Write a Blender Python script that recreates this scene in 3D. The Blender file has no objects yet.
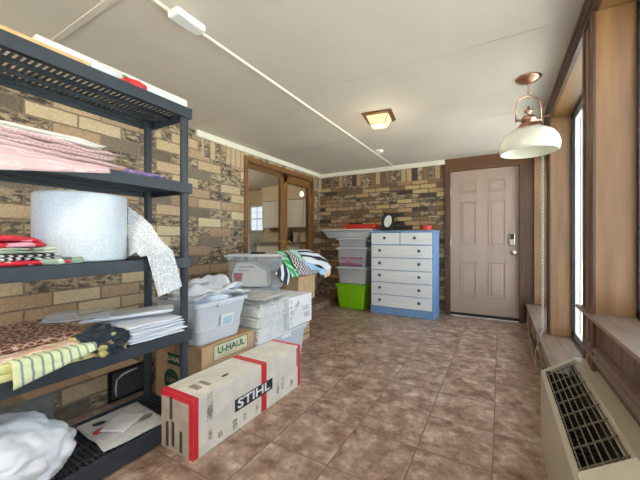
import bpy, bmesh, math, random
from mathutils import Vector, Matrix, noise
C = bpy.context.scene.collection
random.seed(7)
PI = math.pi

# ------------------------------------------------------------------ helpers
def srgb(c):
    if isinstance(c, str):
        c = [int(c[i:i+2], 16) for i in (0, 2, 4)]
    o = []
    for v in c[:3]:
        v = v / 255.0
        o.append(v / 12.92 if v <= 0.04045 else ((v + 0.055) / 1.055) ** 2.4)
    return (o[0], o[1], o[2], 1.0)

class NT:
    def __init__(s, name):
        s.m = bpy.data.materials.new(name); s.m.use_nodes = True
        s.t = s.m.node_tree; s.b = s.t.nodes['Principled BSDF']; s.out = s.t.nodes['Material Output']
    def n(s, typ, **k):
        nd = s.t.nodes.new(typ)
        for a, v in k.items():
            if a in nd.inputs.keys(): nd.inputs[a].default_value = v
            else: setattr(nd, a, v)
        return nd
    def l(s, a, b): s.t.links.new(a, b)
    def coord(s, kind='Object', scale=(1, 1, 1), rot=(0, 0, 0), loc=(0, 0, 0)):
        tc = s.n('ShaderNodeTexCoord'); mp = s.n('ShaderNodeMapping')
        mp.inputs['Scale'].default_value = scale; mp.inputs['Rotation'].default_value = rot; mp.inputs['Location'].default_value = loc
        s.l(tc.outputs[kind], mp.inputs[0]); return mp.outputs[0]
    def pos(s):
        g = s.n('ShaderNodeNewGeometry'); return g.outputs['Position']
    def ramp(s, fac, stops, interp='LINEAR'):
        r = s.n('ShaderNodeValToRGB'); e = r.color_ramp; e.interpolation = interp
        while len(e.elements) < len(stops): e.elements.new(0.5)
        for i, (p, c) in enumerate(stops):
            e.elements[i].position = p; e.elements[i].color = srgb(c)
        s.l(fac, r.inputs[0]); return r.outputs[0]
    def noise(s, vec, scale, detail=4, rough=.55):
        x = s.n('ShaderNodeTexNoise'); x.inputs['Scale'].default_value = scale; x.inputs['Detail'].default_value = detail
        x.inputs['Roughness'].default_value = rough
        s.l(vec, x.inputs['Vector']); return x.outputs['Fac']
    def mix(s, f, a, b, mode='MIX'):
        x = s.n('ShaderNodeMix'); x.data_type = 'RGBA'; x.blend_type = mode
        for i, v in ((0, f), (6, a), (7, b)):
            if isinstance(v, (int, float)): x.inputs[i].default_value = v
            elif isinstance(v, tuple): x.inputs[i].default_value = v
            else: s.l(v, x.inputs[i])
        return x.outputs[2]
    def math(s, op, a, b=0.0):
        x = s.n('ShaderNodeMath'); x.operation = op
        for i, v in ((0, a), (1, b)):
            if isinstance(v, (int, float)): x.inputs[i].default_value = v
            else: s.l(v, x.inputs[i])
        return x.outputs[0]
    def bump(s, h, strength=.3, dist=.01):
        x = s.n('ShaderNodeBump'); x.inputs['Strength'].default_value = strength; x.inputs['Distance'].default_value = dist
        s.l(h, x.inputs['Height']); s.l(x.outputs[0], s.b.inputs['Normal'])
    def col(s, c):
        if isinstance(c, tuple): s.b.inputs['Base Color'].default_value = c
        else: s.l(c, s.b.inputs['Base Color'])
    def fin(s, rough=.6, metal=0, spec=.5):
        s.b.inputs['Roughness'].default_value = rough; s.b.inputs['Metallic'].default_value = metal
        s.b.inputs['Specular IOR Level'].default_value = spec
        return s.m

def shade(c, k):
    if isinstance(c, str): c = [int(c[i:i+2], 16) for i in (0, 2, 4)]
    return tuple(max(0, min(255, v * k)) for v in c)

def plain(name, c, rough=.6, metal=0, var=.07, scale=14, bump=.05, spec=.5):
    n = NT(name); v = n.coord('Object')
    f = n.noise(v, scale)
    n.col(n.ramp(f, [(.3, shade(c, 1 - var)), (.7, shade(c, 1 + var))]))
    if bump: n.bump(n.noise(v, scale * 6), bump, .004)
    return n.fin(rough, metal, spec)

def wood(name, dark, light, axis=2, rough=.45, scale=5.0, knots=False):
    n = NT(name); sc = [scale * 7] * 3; sc[axis] = scale * .45
    v = n.coord('Object', scale=tuple(sc))
    f = n.noise(v, 1.0, 6, .6)
    v2 = n.coord('Object', scale=tuple([scale * .8 if i != axis else scale * .2 for i in range(3)]))
    f2 = n.noise(v2, 1.5, 3)
    c1 = n.ramp(f, [(.3, dark), (.72, light)])
    c2 = n.ramp(f2, [(.3, shade(dark, .9)), (.75, shade(light, 1.05))])
    n.col(n.mix(.4, c1, c2)); n.bump(f, .12, .003)
    return n.fin(rough)

def brick(name, axis, bw, bh, soldier_z, tones, mortar_c, dark_thr=.3, sw=.075, z0=0.0, hmin=-50.0):
    """axis 0: wall runs along X, axis 1: wall runs along Y"""
    n = NT(name); p = n.pos(); sep = n.n('ShaderNodeSeparateXYZ'); n.l(p, sep.inputs[0])
    h = sep.outputs[axis]; z = sep.outputs[2]
    def bt(a, b, w, hh, off):
        cmb = n.n('ShaderNodeCombineXYZ'); n.l(a, cmb.inputs[0]); n.l(b, cmb.inputs[1])
        wob = n.n('ShaderNodeTexNoise'); wob.inputs['Scale'].default_value = 9; n.l(cmb.outputs[0], wob.inputs['Vector'])
        vs = n.n('ShaderNodeVectorMath'); vs.operation = 'SCALE'; vs.inputs['Scale'].default_value = .012; n.l(wob.outputs['Color'], vs.inputs[0])
        va = n.n('ShaderNodeVectorMath'); va.operation = 'ADD'; n.l(cmb.outputs[0], va.inputs[0]); n.l(vs.outputs[0], va.inputs[1])
        t = n.n('ShaderNodeTexBrick'); t.offset = off; t.squash = 1
        for k, v in {'Scale': 1.0, 'Mortar Size': .0065, 'Mortar Smooth': .25, 'Brick Width': w, 'Row Height': hh}.items(): t.inputs[k].default_value = v
        t.inputs['Color1'].default_value = (0, 0, 0, 1); t.inputs['Color2'].default_value = (1, 1, 1, 1); t.inputs['Mortar'].default_value = (.5, .5, .5, 1)
        n.l(va.outputs[0], t.inputs['Vector']); return t
    za = n.math('ADD', z, 10 * bh + z0)
    A = bt(n.math('ADD', h, 10.0), za, bw, bh, .5)
    B = bt(n.math('ADD', z, -soldier_z + 5 * bw * 2), n.math('ADD', h, 10.0), bw * 2, sw, 0)
    sel = n.math('MULTIPLY', n.math('GREATER_THAN', z, soldier_z), n.math('GREATER_THAN', h, hmin))
    rnd = n.mix(sel, A.outputs['Color'], B.outputs['Color'])
    mf = n.mix(sel, A.outputs['Fac'], B.outputs['Fac'])
    base = n.ramp(rnd, tones, 'CONSTANT')
    mp = n.n('ShaderNodeMapping'); mp.inputs['Scale'].default_value = (1, 1, 2.4); n.l(p, mp.inputs[0]); mot = n.noise(mp.outputs[0], 13, 8, .72); fine = n.noise(p, 70, 4, .7)
    # burnt patches belonging to some of the bricks
    thr = n.math('MULTIPLY', n.math('LESS_THAN', n.math('FRACT', n.math('MULTIPLY', rnd, 7.31)), dark_thr), 1.0)
    dk = n.ramp(mot, [(.42, (64, 62, 62)), (.49, (112, 104, 96)), (.53, (176, 158, 132)), (.66, (204, 186, 156))])
    c = n.mix(n.math('MULTIPLY', thr, .85), base, dk)
    c = n.mix(.5, c, n.ramp(fine, [(.3, (70, 60, 50)), (.7, (250, 235, 205))]), 'SOFT_LIGHT')
    c = n.mix(mf, c, n.ramp(fine, [(.3, shade(mortar_c, .85)), (.7, shade(mortar_c, 1.1))]))
    n.col(c)
    hgt = n.math('ADD', n.math('MULTIPLY', n.math('SUBTRACT', 1.0, mf), 1.0), n.math('MULTIPLY', n.math('ADD', mot, fine), .35))
    n.bump(hgt, .9, .012)
    return n.fin(.85)

def clear_plastic(name, tint=(215, 225, 238), alpha=.55, rough=.15, bub=False):
    n = NT(name); n.b.inputs['Base Color'].default_value = srgb(tint); n.b.inputs['Roughness'].default_value = rough
    tr = n.n('ShaderNodeBsdfTransparent'); mx = n.n('ShaderNodeMixShader'); mx.inputs[0].default_value = alpha
    v = n.coord('Object')
    if bub:
        vo = n.n('ShaderNodeTexVoronoi'); vo.inputs['Scale'].default_value = 120; n.l(v, vo.inputs['Vector'])
        n.bump(vo.outputs['Distance'], .8, .006)
        a = n.n('ShaderNodeMapRange'); n.l(vo.outputs['Distance'], a.inputs[0]); a.inputs[1].default_value = .0; a.inputs[2].default_value = .9
        a.inputs[3].default_value = alpha - .22; a.inputs[4].default_value = alpha + .3; n.l(a.outputs[0], mx.inputs[0])
    else:
        n.bump(n.noise(v, 12), .15, .01)
    n.l(tr.outputs[0], mx.inputs[1]); n.l(n.b.outputs[0], mx.inputs[2]); n.l(mx.outputs[0], n.out.inputs['Surface'])
    return n.m

def glass(name, tint=(235, 242, 245)):
    n = NT(name); tr = n.n('ShaderNodeBsdfTransparent'); tr.inputs[0].default_value = srgb(tint)
    gl = n.n('ShaderNodeBsdfGlossy'); gl.inputs['Roughness'].default_value = .02
    fr = n.n('ShaderNodeFresnel'); fr.inputs[0].default_value = 1.5
    mx = n.n('ShaderNodeMixShader'); ge = n.n('ShaderNodeNewGeometry')
    n.l(n.math('MULTIPLY', fr.outputs[0], n.math('SUBTRACT', 1.0, ge.outputs['Backfacing'])), mx.inputs[0]); n.l(tr.outputs[0], mx.inputs[1]); n.l(gl.outputs[0], mx.inputs[2])
    n.l(mx.outputs[0], n.out.inputs['Surface']); return n.m

def emit(name, c, st):
    n = NT(name); n.b.inputs['Base Color'].default_value = srgb(c)
    n.b.inputs['Emission Color'].default_value = srgb(c); n.b.inputs['Emission Strength'].default_value = st
    v = n.coord('Object'); n.bump(n.noise(v, 40), .1, .002)
    return n.fin(.4)

# ---- mesh helpers
def add_box(bm, x0, x1, y0, y1, z0, z1, M=None):
    vs = [Vector((x, y, z)) for x in (x0, x1) for y in (y0, y1) for z in (z0, z1)]
    if M: vs = [M @ v for v in vs]
    v = [bm.verts.new(p) for p in vs]
    for f in ((0, 1, 3, 2), (4, 6, 7, 5), (0, 4, 5, 1), (2, 3, 7, 6), (0, 2, 6, 4), (1, 5, 7, 3)):
        bm.faces.new([v[i] for i in f])

def add_prism(bm, prof, a0, a1, axis='y'):
    """closed profile swept along an axis. prof: (x,z) for y, (y,z) for x, (x,y) for z"""
    def mk(p, a):
        if axis == 'y': return (p[0], a, p[1])
        if axis == 'x': return (a, p[0], p[1])
        return (p[0], p[1], a)
    A = [bm.verts.new(mk(p, a0)) for p in prof]; B = [bm.verts.new(mk(p, a1)) for p in prof]
    n = len(prof)
    for i in range(n):
        bm.faces.new((A[i], A[(i + 1) % n], B[(i + 1) % n], B[i]))
    bm.faces.new(A); bm.faces.new(B[::-1])

def add_lathe(bm, prof, seg=32, M=None, closed=False):
    rings = []
    for r, z in prof:
        if r < 1e-5:
            rings.append([bm.verts.new(M @ Vector((0, 0, z)) if M else (0, 0, z))])
        else:
            ring = []
            for i in range(seg):
                a = 2 * PI * i / seg; v = Vector((r * math.cos(a), r * math.sin(a), z))
                ring.append(bm.verts.new(M @ v if M else v))
            rings.append(ring)
    pairs = list(zip(rings, rings[1:]))
    if closed: pairs.append((rings[-1], rings[0]))
    for A, B in pairs:
        for i in range(seg):
            j = (i + 1) % seg
            if len(A) == 1 and len(B) == 1: continue
            if len(A) == 1: bm.faces.new((A[0], B[j], B[i]))
            elif len(B) == 1: bm.faces.new((A[i], A[j], B[0]))
            else: bm.faces.new((A[i], A[j], B[j], B[i]))

def add_tube(bm, pts, r, seg=8, closed=False):
    pts = [Vector(p) for p in pts]; n = len(pts); rings = []; up = None
    for i, p in enumerate(pts):
        if closed: d = pts[(i + 1) % n] - pts[i - 1]
        else: d = pts[min(i + 1, n - 1)] - pts[max(i - 1, 0)]
        d.normalize()
        if up is None:
            up = Vector((0, 0, 1)) if abs(d.z) < .9 else Vector((1, 0, 0))
        s = d.cross(up)
        if s.length < 1e-4: s = d.cross(Vector((0, 1, 0)))
        s.normalize(); up = s.cross(d).normalized()
        rr = r[i] if isinstance(r, (list, tuple)) else r
        rings.append([bm.verts.new(p + (s * math.cos(2 * PI * k / seg) + up * math.sin(2 * PI * k / seg)) * rr) for k in range(seg)])
    for i in range(n if closed else n - 1):
        A = rings[i]; B = rings[(i + 1) % n]
        for k in range(seg):
            bm.faces.new((A[k], A[(k + 1) % seg], B[(k + 1) % seg], B[k]))
    if not closed:
        bm.faces.new(rings[0][::-1]); bm.faces.new(rings[-1])

def obj(name, bm, m, parent=None, bevel=0, smooth=False, seg=2, solid=0, sub=0):
    bmesh.ops.recalc_face_normals(bm, faces=bm.faces[:])
    me = bpy.data.meshes.new(name); bm.to_mesh(me); bm.free()
    me.materials.append(m)
    if smooth:
        for p in me.polygons: p.use_smooth = True
    o = bpy.data.objects.new(name, me); C.objects.link(o)
    if parent: o.parent = parent
    if solid:
        d = o.modifiers.new('solid', 'SOLIDIFY'); d.thickness = solid; d.offset = 0
    if sub:
        d = o.modifiers.new('sub', 'SUBSURF'); d.levels = sub; d.render_levels = sub
    if bevel:
        d = o.modifiers.new('bevel', 'BEVEL'); d.width = bevel; d.segments = seg; d.limit_method = 'ANGLE'; d.angle_limit = math.radians(40)
    return o

def boxo(name, b, m, parent=None, bevel=0, label=None):
    bm = bmesh.new()
    for q in (b if isinstance(b[0], (tuple, list)) else [b]): add_box(bm, *q)
    o = obj(name, bm, m, parent, bevel)
    if label: o['label'] = label
    return o

def thing(name, label, cat, loc=(0, 0, 0), rotz=0, group=None):
    o = bpy.data.objects.new(name, None); C.objects.link(o); o.empty_display_size = .05
    o.location = loc; o.rotation_euler = (0, 0, rotz); o['label'] = label; o['category'] = cat
    if group: o['group'] = group
    return o
def tag(o, label, cat, group=None, loc=None, rot=None, kind=None):
    o['label'] = label; o['category'] = cat
    if group: o['group'] = group
    if loc: o.location = loc
    if rot is not None: o.rotation_euler = rot if isinstance(rot, tuple) else (0, 0, rot)
    if kind: o['kind'] = kind
    return o
def struct(o, label=None, cat=None):
    o['kind'] = 'structure'
    if label: o['label'] = label
    if cat: o['category'] = cat
    return o
def sthing(name, label=None, loc=(0, 0, 0)):
    o = bpy.data.objects.new(name, None); C.objects.link(o); o.location = loc; o['kind'] = 'structure'
    if label: o['label'] = label
    return o

def text(name, s, size, m, parent, loc, rot, depth=.0008, sx=1.0, bold=0.0, align='CENTER'):
    cu = bpy.data.curves.new(name, 'FONT'); cu.body = s; cu.size = size; cu.extrude = depth; cu.offset = bold
    cu.align_x = align; cu.align_y = 'CENTER'; cu.resolution_u = 3
    t = bpy.data.objects.new(name + '_tmp', cu); C.objects.link(t)
    bpy.context.view_layer.update()
    me = bpy.data.meshes.new_from_object(t.evaluated_get(bpy.context.evaluated_depsgraph_get()))
    bpy.data.objects.remove(t); me.materials.clear(); me.materials.append(m)
    for v in me.vertices: v.co.x *= sx
    o = bpy.data.objects.new(name, me); C.objects.link(o); o.parent = parent
    o.location = loc; o.rotation_euler = rot
    return o
R_XPOS = (PI / 2, 0, PI / 2)      # lettering on a face that looks to +X
R_YNEG = (PI / 2, 0, 0)           # lettering on a face that looks to -Y

def nz(x, y, z, s=1.0): return noise.noise(Vector((x * s, y * s, z * s)))

def soft_slab(L, W, T, seed, amp=.006, freq=9, layers=1, nx=36, ny=28, taper=None, rag=.012, pw=.35):
    """a folded soft thing: L along x, W along y, thickness T; every layer a slightly different pillow edge"""
    bm = bmesh.new()
    for k in range(layers):
        z0 = T * k / layers; t = T / layers
        ox = nz(k * 3.1, seed, 1) * rag * 2; oy = nz(k * 2.3, seed, 5) * rag * 2
        sc = 1 + .04 * nz(k * 1.7, seed, 9)
        top = []; bot = []
        for i in range(nx + 1):
            rt = []; rb = []
            for j in range(ny + 1):
                u = 2 * i / nx - 1; v = 2 * j / ny - 1
                e = max(abs(u), abs(v)); 
                ex = 1 + nz(v * 1.5, seed + k, 2) * rag / (L / 2); ey = 1 + nz(u * 1.5, seed + k, 7) * rag / (W / 2)
                x = u * L / 2 * sc * ex + ox * (k > 0); y = v * W / 2 * sc * ey + oy * (k > 0)
                pr = max(0.0, (1 - abs(u) ** 14) * (1 - abs(v) ** 14)) ** pw
                q = amp * (nz(x, y, seed + k * 5, freq) + .5 * nz(x, y, seed + 3, freq * 2.4))
                tp = taper(u, v) if taper else 1
                zt = (z0 + t * (.5 + .5 * pr)) * tp + q * (.3 + .7 * pr)
                zb = (z0 + t * (.5 - .5 * pr)) * tp + (q * .6 if k > 0 else 0)
                if k == 0: zb = max(zb, 0.0005)
                zt = max(zt, zb + .0006)
                rt.append(bm.verts.new((x, y, zt))); rb.append(bm.verts.new((x, y, zb)))
            top.append(rt); bot.append(rb)
        for i in range(nx):
            for j in range(ny):
                bm.faces.new((top[i][j], top[i + 1][j], top[i + 1][j + 1], top[i][j + 1]))
                bm.faces.new((bot[i][j], bot[i][j + 1], bot[i + 1][j + 1], bot[i + 1][j]))
        for i in range(nx):
            bm.faces.new((top[i][0], bot[i][0], bot[i + 1][0], top[i + 1][0]))
            bm.faces.new((top[i][ny], top[i + 1][ny], bot[i + 1][ny], bot[i][ny]))
        for j in range(ny):
            bm.faces.new((top[0][j], top[0][j + 1], bot[0][j + 1], bot[0][j]))
            bm.faces.new((top[nx][j], bot[nx][j], bot[nx][j + 1], top[nx][j + 1]))
    return bm

def soft(name, label, cat, loc, rz, L, W, T, seed, m, group=None, **k):
    o = obj(name, soft_slab(L, W, T, seed, **k), m, None, smooth=True)
    return tag(o, label, cat, group, loc, rz)

def sheet(f, nu=30, nv=20):
    bm = bmesh.new(); g = [[bm.verts.new(f(i / nu, j / nv)) for j in range(nv + 1)] for i in range(nu + 1)]
    for i in range(nu):
        for j in range(nv):
            bm.faces.new((g[i][j], g[i + 1][j], g[i + 1][j + 1], g[i][j + 1]))
    return bm

def blob(rx, ry, rz, seed, amp=.25, freq=2.2, sub=5, flat=.0):
    bm = bmesh.new(); bmesh.ops.create_icosphere(bm, subdivisions=sub, radius=1)
    for v in bm.verts:
        p = v.co.normalized()
        d = 1 + amp * (nz(p.x, p.y, p.z + seed, freq) + .55 * (abs(nz(p.x, p.y, p.z + seed, freq * 2.3)) * 2 - .5) + .14 * (abs(nz(p.x, p.y, p.z + seed, freq * 5)) * 2 - .5))
        z = p.z * rz * d
        v.co = (p.x * rx * d, p.y * ry * d, max(z, -rz * .55) + rz * .55)
    return bm

# ------------------------------------------------------------------ materials
M = {}
M['ceil'] = plain('painted_ceiling', (208, 197, 183), .75, var=.03, scale=1.3, bump=.02)
M['crown'] = plain('cream_paint', (238, 232, 214), .5, var=.02)
M['white'] = plain('white_paint', (226, 226, 222), .45, var=.02)
tones = [(0, (118, 108, 98)), (.12, (186, 160, 134)), (.34, (202, 178, 150)), (.5, (214, 196, 166)), (.66, (176, 148, 124)), (.76, (204, 184, 154)), (.92, (132, 122, 112))]
M['brick_l'] = brick('tan_brick_left', 1, .30, .098, 1.90, tones, (150, 128, 106), .42, hmin=2.19)
tones2 = [(0, (74, 62, 54)), (.14, (160, 130, 98)), (.34, (134, 108, 84)), (.5, (190, 166, 128)), (.64, (118, 96, 78)), (.78, (178, 150, 114)), (.92, (78, 68, 60))]
M['brick_b'] = brick('dark_brick_back', 0, .225, .066, 1.90, tones2, (112, 90, 68), .34, sw=.08)
M['brick_r'] = brick('brown_brick_low', 1, .2, .068, 5, tones2, (110, 90, 72), .3)
M['dkwood'] = wood('dark_trim_wood', (54, 33, 20), (98, 62, 36))
M['dkwood_y'] = wood('dark_trim_wood_long', (52, 34, 22), (94, 64, 42), axis=1)
M['dkwood_x'] = wood('dark_trim_wood_cross', (84, 50, 26), (124, 80, 44), axis=0)
M['jamb'] = wood('jamb_wood', (102, 70, 42), (156, 114, 74), scale=3)
M['jamb_y'] = wood('jamb_wood_long', (112, 76, 40), (156, 114, 68), axis=1, scale=3)
M['honey'] = wood('honey_door_wood', (112, 76, 40), (154, 110, 62), scale=5)
M['honey_y'] = wood('honey_door_wood_long', (110, 74, 38), (150, 106, 60), axis=1, scale=5)
M['bead'] = wood('beadboard_wood', (88, 64, 50), (122, 94, 76), scale=5)
M['ledge'] = wood('ledge_wood', (72, 54, 44), (150, 126, 108), axis=1, scale=4)
M['door'] = plain('taupe_door_paint', (168, 144, 130), .4, var=.02, scale=4)
M['knob'] = plain('brushed_nickel', (190, 184, 172), .3, 1, var=.03)
M['brass'] = plain('aged_brass', (190, 150, 80), .3, 1, var=.05)
M['copper'] = plain('polished_copper', (196, 152, 126), .3, 1, var=.08, scale=8)
M['bronze'] = plain('brown_bronze', (120, 84, 58), .4, .6, var=.06)
M['black'] = plain('black_plastic', (24, 24, 26), .35, var=.1)
M['blackframe'] = plain('black_window_frame', (30, 32, 34), .35, var=.08)
M['glass'] = glass('clear_pane')
M['opal'] = plain('opal_glass', (240, 236, 218), .12, var=.01, spec=.6)
M['shelf'] = plain('charcoal_shelf_plastic', (50, 57, 65), .5, var=.06, scale=20)
M['card'] = plain('brown_cardboard', (190, 156, 118), .8, var=.05, scale=8)
M['card_pale'] = plain('pale_cardboard', (222, 214, 200), .75, var=.05, scale=9)
M['card_end'] = plain('brownish_cardboard', (176, 162, 146), .8, var=.07, scale=14)  # end face of the long box, browner and darker than its sides
M['red_tape'] = plain('red_tape', (214, 40, 52), .35, var=.05)
M['tan_tape'] = plain('brown_packing_tape', (156, 136, 116), .35, var=.06)
M['mintpaper'] = plain('pale_mint_print', (200, 202, 172), .7)
M['ink'] = plain('dark_ink', (46, 44, 44), .7)
M['grey_ink'] = plain('grey_ink', (130, 124, 120), .7)
M['green_ink'] = plain('green_ink', (22, 84, 54), .7)
M['orange_ink'] = plain('orange_ink', (226, 120, 40), .7)
M['cream_ink'] = plain('cream_ink', (222, 206, 172), .7)
M['paper'] = plain('white_paper', (232, 232, 232), .6, var=.03)
M['greypaper'] = plain('printed_paper', (206, 206, 206), .6, var=.06, scale=40)
M['blue'] = plain('blue_paint', (118, 156, 200), .45, var=.03)
M['drawer'] = wood('whitewashed_drawer', (222, 224, 226), (240, 242, 244), axis=0, scale=3)
M['pewter'] = plain('dark_pewter', (84, 90, 104), .3, .8)
M['green'] = plain('lime_plastic', (134, 200, 20), .3, var=.03)
M['red'] = plain('red_plastic', (206, 52, 36), .35, var=.04)
M['clear'] = clear_plastic('clear_bin_plastic', (240, 242, 248), .3)
M['clear_lid'] = clear_plastic('frosted_lid_plastic', (246, 246, 250), .85)
M['milky'] = clear_plastic('milky_bin_plastic', (222, 226, 234), .82, .3)
M['film'] = clear_plastic('plastic_film', (240, 243, 248), .3, .2)
M['bagw'] = clear_plastic('white_bag_plastic', (240, 243, 250), .93, .3)
M['bubble'] = clear_plastic('bubble_wrap_roll', (232, 236, 242), 1.0, .25, bub=False)
M['bubtail'] = clear_plastic('bubble_wrap_sheet', (244, 246, 250), .74, .3, bub=True)
M['ac'] = plain('beige_enamel', (172, 162, 142), .4, var=.02)
M['ac2'] = plain('pale_enamel', (206, 198, 178), .4, var=.02)
M['ac_dark'] = plain('grille_shadow_metal', (26, 22, 18), .6, var=.2, scale=30)  # near-black puts the shade inside the grille into the colour
M['ac_bar'] = plain('grille_bar', (112, 100, 82), .45, var=.05)
M['slate'] = plain('grey_slab', (128, 126, 122), .8, var=.12, scale=25, bump=.4)
M['tanstone'] = plain('tan_stone', (184, 162, 134), .85, var=.15, scale=30, bump=.5)
M['charc'] = plain('charcoal_board', (82, 78, 80), .7, var=.05)
M['kitchen_wall'] = plain('kitchen_beige', (206, 184, 150), .7, var=.03)
M['kitchen_cab'] = plain('kitchen_cabinet', (214, 206, 194), .5, var=.02)
M['counter'] = plain('dark_counter', (86, 72, 64), .3, var=.1)
M['lampglow'] = emit('warm_lit_glass', (255, 222, 160), .26)
M['pendglow'] = emit('pendant_glow', (255, 236, 196), 3.0)
M['winlit'] = emit('daylight_pane', (226, 236, 246), .5)

def smudge(name, c0, c1, thr):
    n = NT(name); v = n.coord('Object'); f = n.noise(v, 90, 5, .8); g = n.noise(v, 14, 2)
    n.col(n.ramp(n.math('ADD', n.math('MULTIPLY', f, .7), n.math('MULTIPLY', g, .3)), [(thr - .04, c0), (thr + .04, c1)])); return n.fin(.7)
M['smudge'] = smudge('smudged_print', (128, 120, 114), (212, 204, 190), .50)
M['smudge_l'] = smudge('faded_print', (150, 152, 156), (228, 228, 228), .50)
M['smudge_dark'] = smudge('smudged_dark_print', (70, 62, 56), (160, 144, 126), .70)
def bubble_roll_mat():
    n = NT('bubble_wrap'); v = n.coord('Object'); vo = n.n('ShaderNodeTexVoronoi'); vo.inputs['Scale'].default_value = 130; n.l(v, vo.inputs['Vector'])
    n.col(n.ramp(vo.outputs['Distance'], [(.1, (222, 229, 236)), (.7, (204, 212, 222))])); n.bump(vo.outputs['Distance'], .18, .002); return n.fin(.3)
M['bubble'] = bubble_roll_mat()

def floor_mat():
    n = NT('mottled_floor_tile'); p = n.pos()
    mp = n.n('ShaderNodeMapping'); n.l(p, mp.inputs[0]); mp.inputs['Location'].default_value = (.03 + 10 * .33, -1.92 + 10 * .33, 0)
    t = n.n('ShaderNodeTexBrick'); t.offset = 0; t.squash = 1
    for k, v in {'Scale': 1.0, 'Mortar Size': .0035, 'Mortar Smooth': .2, 'Brick Width': .33, 'Row Height': .33}.items(): t.inputs[k].default_value = v
    t.inputs['Color1'].default_value = (0, 0, 0, 1); t.inputs['Color2'].default_value = (1, 1, 1, 1)
    n.l(mp.outputs[0], t.inputs['Vector'])
    # every tile its own cloud
    sc = n.n('ShaderNodeVectorMath'); sc.operation = 'SCALE'; sc.inputs['Scale'].default_value = 6.0; n.l(t.outputs['Color'], sc.inputs[0])
    ad = n.n('ShaderNodeVectorMath'); ad.operation = 'ADD'; n.l(p, ad.inputs[0]); n.l(sc.outputs[0], ad.inputs[1])
    a = n.noise(ad.outputs[0], 9, 9, .68); b = n.noise(ad.outputs[0], 24, 5, .7)
    c = n.ramp(a, [(.32, (112, 86, 72)), (.44, (142, 116, 100)), (.55, (166, 142, 127)), (.68, (198, 180, 167))])
    c = n.mix(.55, c, n.ramp(b, [(.32, (72, 60, 54)), (.68, (236, 222, 212))]), 'SOFT_LIGHT')
    c = n.mix(n.math('MULTIPLY', t.outputs['Fac'], .75), c, srgb((98, 84, 76)))
    n.col(c)
    h = n.math('ADD', n.math('MULTIPLY', n.math('SUBTRACT', 1.0, t.outputs['Fac']), 1.0), n.math('MULTIPLY', b, .25)); n.bump(h, .35, .004)
    r = n.n('ShaderNodeMapRange'); n.l(b, r.inputs[0]); r.inputs[3].default_value = .3; r.inputs[4].default_value = .5
    n.fin(.4); n.l(r.outputs[0], n.b.inputs['Roughness']); return n.m
M['floor'] = floor_mat()

def pattern(name, kind, cols, scale=20, rough=.85, rot=(0, 0, 0)):
    n = NT(name); v = n.coord('Object', rot=rot)
    if kind == 'vor':
        t = n.n('ShaderNodeTexVoronoi'); t.inputs['Scale'].default_value = scale; n.l(v, t.inputs['Vector'])
        sp = n.n('ShaderNodeSeparateColor'); n.l(t.outputs['Color'], sp.inputs[0])
        n.col(n.ramp(sp.outputs[0], [(i / len(cols), c) for i, c in enumerate(cols)], 'CONSTANT'))
    elif kind == 'leaf':
        t = n.n('ShaderNodeTexVoronoi'); t.feature = 'DISTANCE_TO_EDGE'; t.inputs['Scale'].default_value = scale
        mp = n.n('ShaderNodeMapping'); mp.inputs['Scale'].default_value = (1.0, .5, 1); n.l(v, mp.inputs[0]); n.l(mp.outputs[0], t.inputs['Vector'])
        n.col(n.ramp(t.outputs['Distance'], [(0, cols[0]), (.08, cols[1]), (.22, cols[2])]))
    elif kind == 'wave':
        t = n.n('ShaderNodeTexWave'); t.inputs['Scale'].default_value = scale; t.inputs['Distortion'].default_value = .6; t.inputs['Detail'].default_value = 1
        n.l(v, t.inputs['Vector']); n.col(n.ramp(t.outputs['Fac'], [(i / len(cols), c) for i, c in enumerate(cols)], 'CONSTANT'))
    elif kind == 'check':
        t = n.n('ShaderNodeTexChecker'); t.inputs['Scale'].default_value = scale; t.inputs['Color1'].default_value = srgb(cols[0]); t.inputs['Color2'].default_value = srgb(cols[1])
        n.l(v, t.inputs['Vector']); n.col(t.outputs['Color'])
    n.bump(n.noise(v, 60), .3, .003)
    return n.fin(rough)
M['pink'] = pattern('pink_gingham', 'check', [(216, 178, 182), (230, 208, 206)], 110)
M['pink2'] = pattern('pink_stripe_cloth', 'wave', [(208, 172, 176), (224, 204, 202), (216, 186, 188)], 30)
M['whitecloth'] = plain('white_cloth', (232, 228, 220), .85, var=.03, bump=.2)
M['purple'] = pattern('purple_cloth', 'vor', [(156, 130, 186), (196, 176, 214), (134, 104, 164)], 40)
M['redfloral'] = pattern('red_blue_floral_cloth', 'vor', [(208, 44, 62), (70, 96, 168), (222, 58, 74), (200, 50, 60), (240, 170, 190)], 14)
M['greenish'] = pattern('pale_green_print_cloth', 'vor', [(200, 214, 190), (150, 170, 150), (96, 96, 96), (222, 220, 206)], 30)
M['bwstripe'] = pattern('black_white_stripe_cloth', 'wave', [(28, 28, 32), (228, 226, 224)], 16, rot=(0, 0, .8))
M['reddot'] = pattern('red_dotted_cloth', 'vor', [(212, 36, 56), (214, 40, 58), (212, 36, 56), (214, 40, 58), (212, 36, 56), (238, 200, 204)], 60)
M['brownleaf'] = pattern('brown_leaf_fabric', 'leaf', [(222, 200, 178), (150, 98, 72), (96, 56, 46)], 70)
M['peach'] = pattern('peach_print_fabric', 'vor', [(226, 196, 170), (232, 208, 186), (214, 176, 150)], 26)
M['yellow'] = pattern('yellow_print_fabric', 'vor', [(226, 220, 150), (232, 226, 160), (226, 220, 150), (232, 226, 160), (226, 220, 150), (150, 150, 90)], 46)
M['stripe'] = pattern('green_yellow_stripe_fabric', 'wave', [(222, 226, 176), (226, 230, 186), (222, 228, 176), (216, 226, 176), (224, 230, 182), (222, 226, 176), (130, 158, 160)], 11, rot=(0, 0, PI / 2 - .15))
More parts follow.
